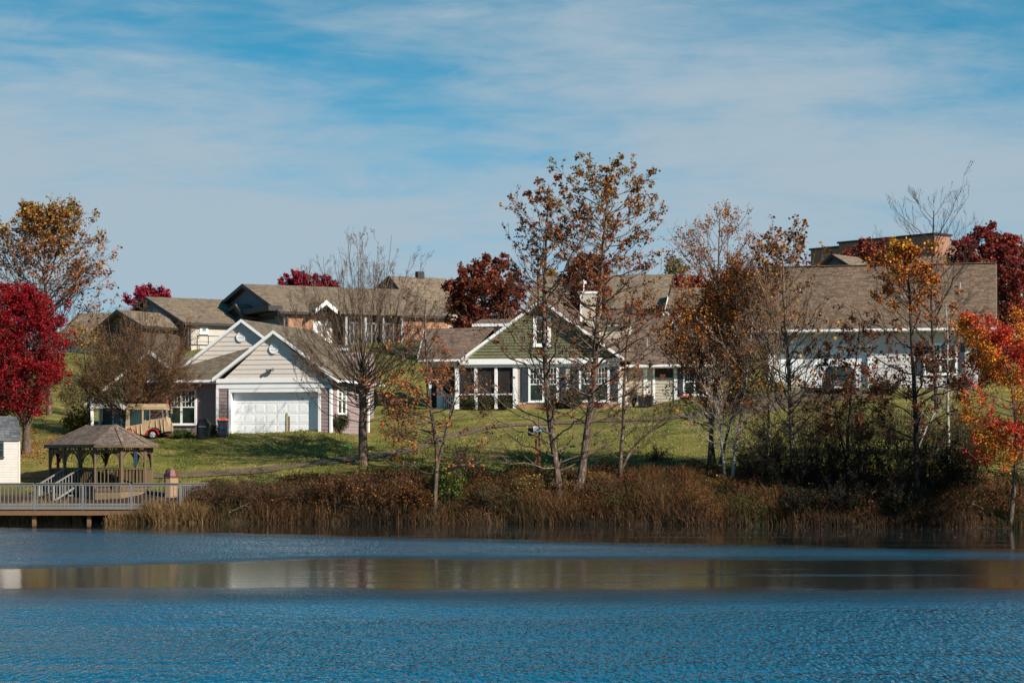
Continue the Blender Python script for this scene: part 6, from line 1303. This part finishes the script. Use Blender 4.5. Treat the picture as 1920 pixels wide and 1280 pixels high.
for k, (px, py, wd_, hg, cl, lb) in enumerate(spec): shrub(lb, px, py, wd_, hg, cl, 230 + k, stems=46, m1=6, m2=4, dens=3 if cl is BR else 4, lsize=.06 if cl is BR else .085, keep=.6, group=tn, bark=barkm('thicket_stem', (.10, .055, .035), (.20, .13, .09)), stemr=.012, name='shore_shrub')
shrub('leafy bright green bush right of the leaning orange tree', 838, 950, 1.9, 2.5, [(.09, .14, .02), (.05, .08, .015), (.14, .18, .03)], 241, stems=26, lsize=.11, dens=5, keep=.7, name='green_shrub')
shrub('loose dark green bush on the bank edge below the porch door', 870, 905, 2.2, 2.2, [(.04, .055, .018), (.07, .06, .02), (.10, .04, .02)], 242, stems=24, lsize=.08, dens=4, keep=.55, name='green_shrub')
shrub('yellow flecked shrub on the bank left of the thin sycamore', 985, 935, 1.8, 1.2, [(.45, .26, .04), (.16, .15, .03), (.12, .05, .02)], 243, stems=22, lsize=.07, dens=4, keep=.6, name='yellow_shrub')
shrub('olive low shrub on the bank between green bush and thin sycamore', 925, 950, 2.6, 1.2, [(.09, .08, .025), (.14, .06, .025), (.06, .05, .02)], 244, stems=36, lsize=.06, dens=4, name='shore_shrub', group=tn)
dk = 'dark shore thickets on the right bank'
spec = [(1425, 905, 3.0, 2.4, 'dark green thicket under the orange birches'), (1480, 930, 3.2, 2.6, 'dark green thicket around the upright tree foot'), (1545, 925, 3.4, 3.2, 'dark green thicket below the parked car'), (1615, 930, 3.4, 3.5, 'dark thicket with low green leaves, left of the dark trunk'),
        (1680, 945, 3.2, 3.5, 'dark thicket at the foot of the dark trunked tree'), (1745, 940, 3.2, 3.4, 'dark thicket below the slim white trunk'), (1800, 925, 2.8, 3.0, 'dark thicket beside the orange maple'), (1590, 965, 2.8, 1.8, 'low dark thicket at the waterline below the car'), (1500, 968, 2.8, 1.6, 'low dark thicket at the waterline below the upright tree'), (1700, 970, 2.6, 1.7, 'low dark thicket at the waterline below the dark trunk')]
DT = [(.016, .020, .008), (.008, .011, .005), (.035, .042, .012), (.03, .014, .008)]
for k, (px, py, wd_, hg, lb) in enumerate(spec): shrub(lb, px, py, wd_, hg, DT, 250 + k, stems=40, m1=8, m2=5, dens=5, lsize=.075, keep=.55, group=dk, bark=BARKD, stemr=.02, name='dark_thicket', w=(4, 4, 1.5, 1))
for k, (px, py, wd_, hg, lb) in enumerate([(1450, 862, 3.0, 2.6, 'sparse olive shrub on the slope just right of the orange birches'), (1580, 850, 3.6, 3.8, 'tallest sparse olive shrub on the slope right under the car'), (1700, 856, 3.6, 3.6, 'sparse olive shrub on the slope right behind the dark trunk'), (1820, 860, 3.2, 3.4, 'sparse olive shrub on the slope at the orange maple'), (1520, 860, 3.6, 3.3, 'sparse olive shrub on the slope under the parked car'), (1640, 850, 4.0, 3.0, 'sparse olive shrub on the slope left of the white trunk'), (1750, 860, 3.6, 2.8, 'sparse olive shrub on the slope behind the white trunk')]):
    shrub(lb, px, py, wd_, hg, [(.06, .065, .02), (.035, .035, .014), (.13, .05, .02)], 262 + k, stems=34, m1=8, m2=4, dens=4, lsize=.07, keep=.5, bark=BARKD, name='sparse_shrub', group='sparse shrubs on the right slope')

# dry grass and weeds on the bank: nobody could count them
def blades(name, n, pxr, dr, hr, cols, seed, lab, wid=.011, lean=.28, w=None, hfun=None, thr=-.75):
    g = np.random.default_rng(seed); px = g.uniform(*pxr, n); sh = np.interp(px, SHX, SHY) - .25; Y = sh + dr[0] + (dr[1] - dr[0]) * g.uniform(0, 1, n) ** 1.1; X = (px - 960) / F * Y
    dens = np.sin(X * .9) * np.sin(Y * 1.3 + X * .4) + .6 * np.sin(X * 2.7 + 1) + g.normal(size=n) * .6; k = dens > thr; X, Y, px = X[k], Y[k], px[k]; n = len(X)
    z = hz(X, Y); k = z > -.15; X, Y, px, z = X[k], Y[k], px[k], z[k]; n = len(X)
    h = g.uniform(*hr, n) * (1 + .25 * np.sin(X * 1.1 + .5) + .15 * np.sin(X * 3.3)); 
    if hfun is not None: h = h * hfun(px, Y - np.interp(px, SHX, SHY))
    az = g.uniform(0, 2 * np.pi, n); ln = np.abs(g.normal(0, lean, n)) * h; D = np.stack([np.cos(az), np.sin(az), np.zeros(n)], 1); B = np.stack([X, Y, z - .05], 1)
    fa = g.uniform(-.9, .9, n); S = np.stack([np.cos(fa), np.sin(fa), np.zeros(n)], 1) * (wid * g.uniform(.6, 1.6, n))[:, None]
    M_ = B + D * (ln * .3)[:, None] + np.array([0, 0, 1.0]) * (h * .6)[:, None]; T_ = B + D * ln[:, None] + np.array([0, 0, 1.0]) * (h * .97)[:, None]
    V_ = np.stack([B - S, B + S, M_ + S * .7, M_ - S * .7, T_ + S * .2, T_ - S * .2], 1).reshape(-1, 3); i = np.arange(n)[:, None] * 6
    Q_ = np.concatenate([i + [0, 1, 2, 3], i + [3, 2, 4, 5]], 1).reshape(-1, 4)
    C = np.array(cols); zone = np.sin(X * .55 + 2) + np.sin(X * 1.45 + Y * .8) * .7 + g.normal(size=n) * .8
    kk = np.clip(((zone + 2.4) / 4.8 * len(C)), 0, len(C) - 1).astype(int); c_ = C[kk] * g.uniform(.55, 1.4, n)[:, None]
    o = mesh_np(name, V_, Q_, STEM, cols=np.repeat(np.clip(c_, 0, 1), 2, axis=0)); tag(o, lab, 'grass', kind='stuff'); return o
DRY = [(.045, .040, .012), (.13, .055, .02), (.05, .022, .010), (.17, .09, .04), (.09, .032, .014), (.03, .03, .010), (.12, .045, .016), (.06, .06, .018)]
blades('dry_grass', 60000, (340, 2050), (0.2, 4.6), (.22, .75), DRY, 301, 'dry rusty weeds and grasses covering the whole bank', lean=.55, hfun=lambda p, d: np.clip(1.25 - d * .16, .3, 1.2))
blades('tall_reeds', 16000, (138, 380), (-.3, .35), (.3, 1.0), [(.22, .12, .05), (.28, .17, .075), (.14, .07, .03), (.09, .08, .025), (.17, .07, .025)], 302, 'straw coloured reeds at the water below the boardwalk', wid=.011, lean=.4, hfun=lambda p, d: np.interp(p, [138, 180, 300, 380], [.5, .8, .9, 1.1]), thr=-1.6)
blades('bank_weeds', 20000, (880, 1460), (0.6, 4.8), (.35, 1.0), [(.11, .042, .016), (.05, .038, .014), (.17, .07, .025), (.045, .045, .015)], 303, 'taller rusty weeds on the bank under the sycamores', hfun=lambda p, d: np.interp(p, [880, 1000, 1300, 1460], [.6, .9, 1.1, 1.1]) * np.clip(1.15 - d * .15, .22, 1.0), wid=.009, lean=.6)
blades('waterside_sedge', 16000, (330, 2000), (-.4, .8), (.3, .8), [(.014, .012, .008), (.035, .018, .010), (.09, .045, .02), (.02, .024, .010)], 304, 'matted sedge hanging over the waterline, shade put into its dark colours', lean=.6)  # sedge colours darkened to carry the shadows along the waterline
blades('lawn_grass', 150000, (-60, 2000), (4.6, 22), (.06, .13), [(.085, .11, .022), (.155, .145, .036), (.115, .125, .03), (.22, .18, .065)], 305, 'short mown grass of the lawn', wid=.02)
blades('left_weeds', 5000, (-40, 130), (-.6, .9), (.2, .6), [(.24, .13, .055), (.12, .08, .035), (.3, .2, .1)], 306, 'tan weeds under the boardwalk at the far left')
# small plants one can tell apart along the waterline and on the bank
gg = np.random.default_rng(55); pl = [((.16, .05, .018), 'rust'), ((.06, .07, .02), 'olive'), ((.22, .12, .045), 'tan'), ((.10, .028, .014), 'dark red'), ((.30, .15, .03), 'golden brown')]
near = ['left of the thin sycamore foot', 'at the thin sycamore foot', 'between the two sycamore feet', 'at the tall sycamore foot', 'just right of the tall sycamore foot', 'below the pale forked trunk', 'right of the pale forked trunk', 'below the lone lawn shrub', 'left below the orange birches', 'directly below the orange birches', 'right below the orange birches', 'before the left dark thicket', 'at the far right waterline by the orange maple']
for k, px in enumerate((955, 1030, 1062, 1092, 1130, 1170, 1205, 1250, 1296, 1345, 1392, 1440, 1850)):
    c_, nm = pl[k % 5]; c_ = np.array(c_); py = 950 - (k * 37 % 50)
    shrub(nm + ' low weedy shrub on the bank ' + near[k], px, py, 1.2 + .5 * (k % 3), .6 + .16 * (k % 4), [c_, c_ * .5, c_ * 1.5], 400 + k, stems=18 + 4 * (k % 3), m1=6, m2=3, dens=4, lsize=.06, keep=.55, name='weedy_shrub', group='low weedy shrubs on the bank', bark=barkm('weed_stem', (.14, .085, .05), (.32, .24, .16)), stemr=.009)
for k, (px, py, L_, a_, el, lb) in enumerate([(700, 972, 1.6, 2.6, .35, 'dead branch slanting up from the water below the bare tree'), (905, 974, 1.3, .4, .25, 'dead branch lying at the waterline right of the green bush'), (1215, 975, 1.8, .9, .2, 'dead branch lying at the waterline below the lawn shrub'), (1625, 940, 1.8, 1.2, .9, 'pale dead branch standing in the dark thicket'), (1868, 984, 1.4, 2.9, .45, 'pale dead branch dipping into the water under the orange maple'), (425, 976, 1.2, .5, .4, 'dead branch at the waterline below the orange lidded bin')]):
    b = on(px, np.interp(px, SHX, SHY) + .25); e = plant('dead_branch', lb, 'branch', b, 'dead branches along the shore'); g2 = np.random.default_rng(500 + k); u = np.linspace(0, 1, 8)[:, None]
    Pb = np.array([math.cos(a_) * math.cos(el), .25 * math.sin(a_), math.sin(el)]) * u * L_ + np.array([0, 0, .03]) + np.cumsum(g2.normal(size=(8, 3)) * .03, 0) * (u > 0); Rb = .028 * (1 - .7 * u[:, 0])
    v1, q1 = tubes(Pb[None], Rb[None], 6); c1, r1 = kids(Pb[None], Rb[None], 7, .3, 1, .7, .4, .1, 5, g2, .5); v2, q2 = tubes(c1, np.maximum(r1, .006), 4)
    mesh_np('limb', v1, q1, barkm('dead_wood', (.20, .15, .10), (.45, .38, .30)), e, smooth=True); mesh_np('twigs', v2, q2, barkm('dead_wood', (.20, .15, .10)), e)
# scattered leaves on the lawn
g = np.random.default_rng(9); n = 12000; px = g.uniform(380, 1900, n); Y = g.uniform(106, 134, n); X = (px - 960) / F * Y; p_ = np.stack([X, Y, hz(X, Y) + .12 + .02 * g.uniform(size=n)], 1)
ax = unit(g.normal(size=(n, 3)) * (1, 1, .25)); b_ = unit(np.cross(ax, (0, 0, 1.0))); s3 = (g.uniform(.04, .10, n))[:, None]
V_ = np.stack([p_, p_ + s3 * (ax + b_ * .8) / 2 + (0, 0, .015), p_ + s3 * ax, p_ + s3 * (ax - b_ * .8) / 2 + (0, 0, .02)], 1).reshape(-1, 3); i = np.arange(n) * 4
px_l = px; o = mesh_np('fallen_leaves', V_, np.stack([i, i + 1, i + 2, i + 3], 1), LEAF, cols=palette([(.45, .30, .14), (.30, .12, .04), (.55, .42, .25)])(p_, g)); tag(o, 'pale and rusty leaves fallen over the lawn', 'leaves', kind='stuff')
n = 160; px = g.uniform(1150, 1900, n); Y = g.uniform(84, 97, n); X = (px - 960) / F * Y; p_ = np.stack([X, Y, np.full(n, .012)], 1); ax = unit(g.normal(size=(n, 3)) * (1, 1, .0)); b_ = np.cross(ax, (0, 0, 1.0)); s3 = g.uniform(.04, .09, n)[:, None]
V_ = np.stack([p_, p_ + s3 * (ax + b_) / 2 + (0, 0, .012), p_ + s3 * ax, p_ + s3 * (ax - b_) / 2 + (0, 0, .012)], 1).reshape(-1, 3); i = np.arange(n) * 4
o = mesh_np('floating_leaves', V_, np.stack([i, i + 1, i + 2, i + 3], 1), LEAF, cols=palette([(.35, .24, .12), (.2, .12, .05)])(p_, g)); tag(o, 'scattered leaves floating on the calm dark water at the right', 'leaves', kind='stuff')

g = np.random.default_rng(77); n = 90000; px = g.uniform(345, 2000, n); d_ = g.uniform(-.2, 5.4, n); Y = np.interp(px, SHX, SHY) + d_; X = (px - 960) / F * Y; z0 = hz(X, Y)
cl = np.sin(X * 1.3 + 2) * np.sin(Y * 1.1 + X * .5) + .7 * np.sin(X * 3.1 + Y) + g.normal(size=n) * .5; k = (z0 > -.05) & (cl > -.2); X, Y, z0, px, d_ = X[k], Y[k], z0[k], px[k], d_[k]; n = len(X)
p_ = np.stack([X, Y, z0 + g.uniform(0, 1, n) ** .8 * np.clip(1.0 - d_ * .13, .12, 1.0) * (1 + .3 * np.sin(X * 1.7))], 1)
def weedcol(pos, g):
    zn = np.sin(pos[:, 0] * .7 + 1) + .8 * np.sin(pos[:, 0] * 1.9 + pos[:, 1]) + g.normal(size=len(pos)) * .5; C = np.array([(.03, .04, .012), (.022, .02, .01), (.09, .035, .014), (.15, .055, .018), (.05, .025, .013), (.05, .06, .018)])
    return C[np.clip(((zn + 2) / 4 * 6), 0, 5).astype(int)] * g.uniform(.6, 1.4, len(pos))[:, None]
o = leaf_mesh('bank_foliage', p_, .075, weedcol, g, None, .2); tag(o, 'small rusty and dark leaves tangled through the bank weeds', 'foliage', kind='stuff')

g = np.random.default_rng(19); n = 1300; px = 50 + g.normal(size=n) * 60; Y = 119 + g.normal(size=n) * 2.0; X = (px - 960) / F * Y; p_ = np.stack([X, Y, hz(X, Y) + .11], 1)
o = leaf_mesh('crimson_litter', p_, .09, palette([(.30, .03, .02), (.35, .10, .04), (.16, .02, .015)]), g, None, .0); tag(o, 'crimson leaves fallen under the brilliant red maple', 'leaves', kind='stuff')
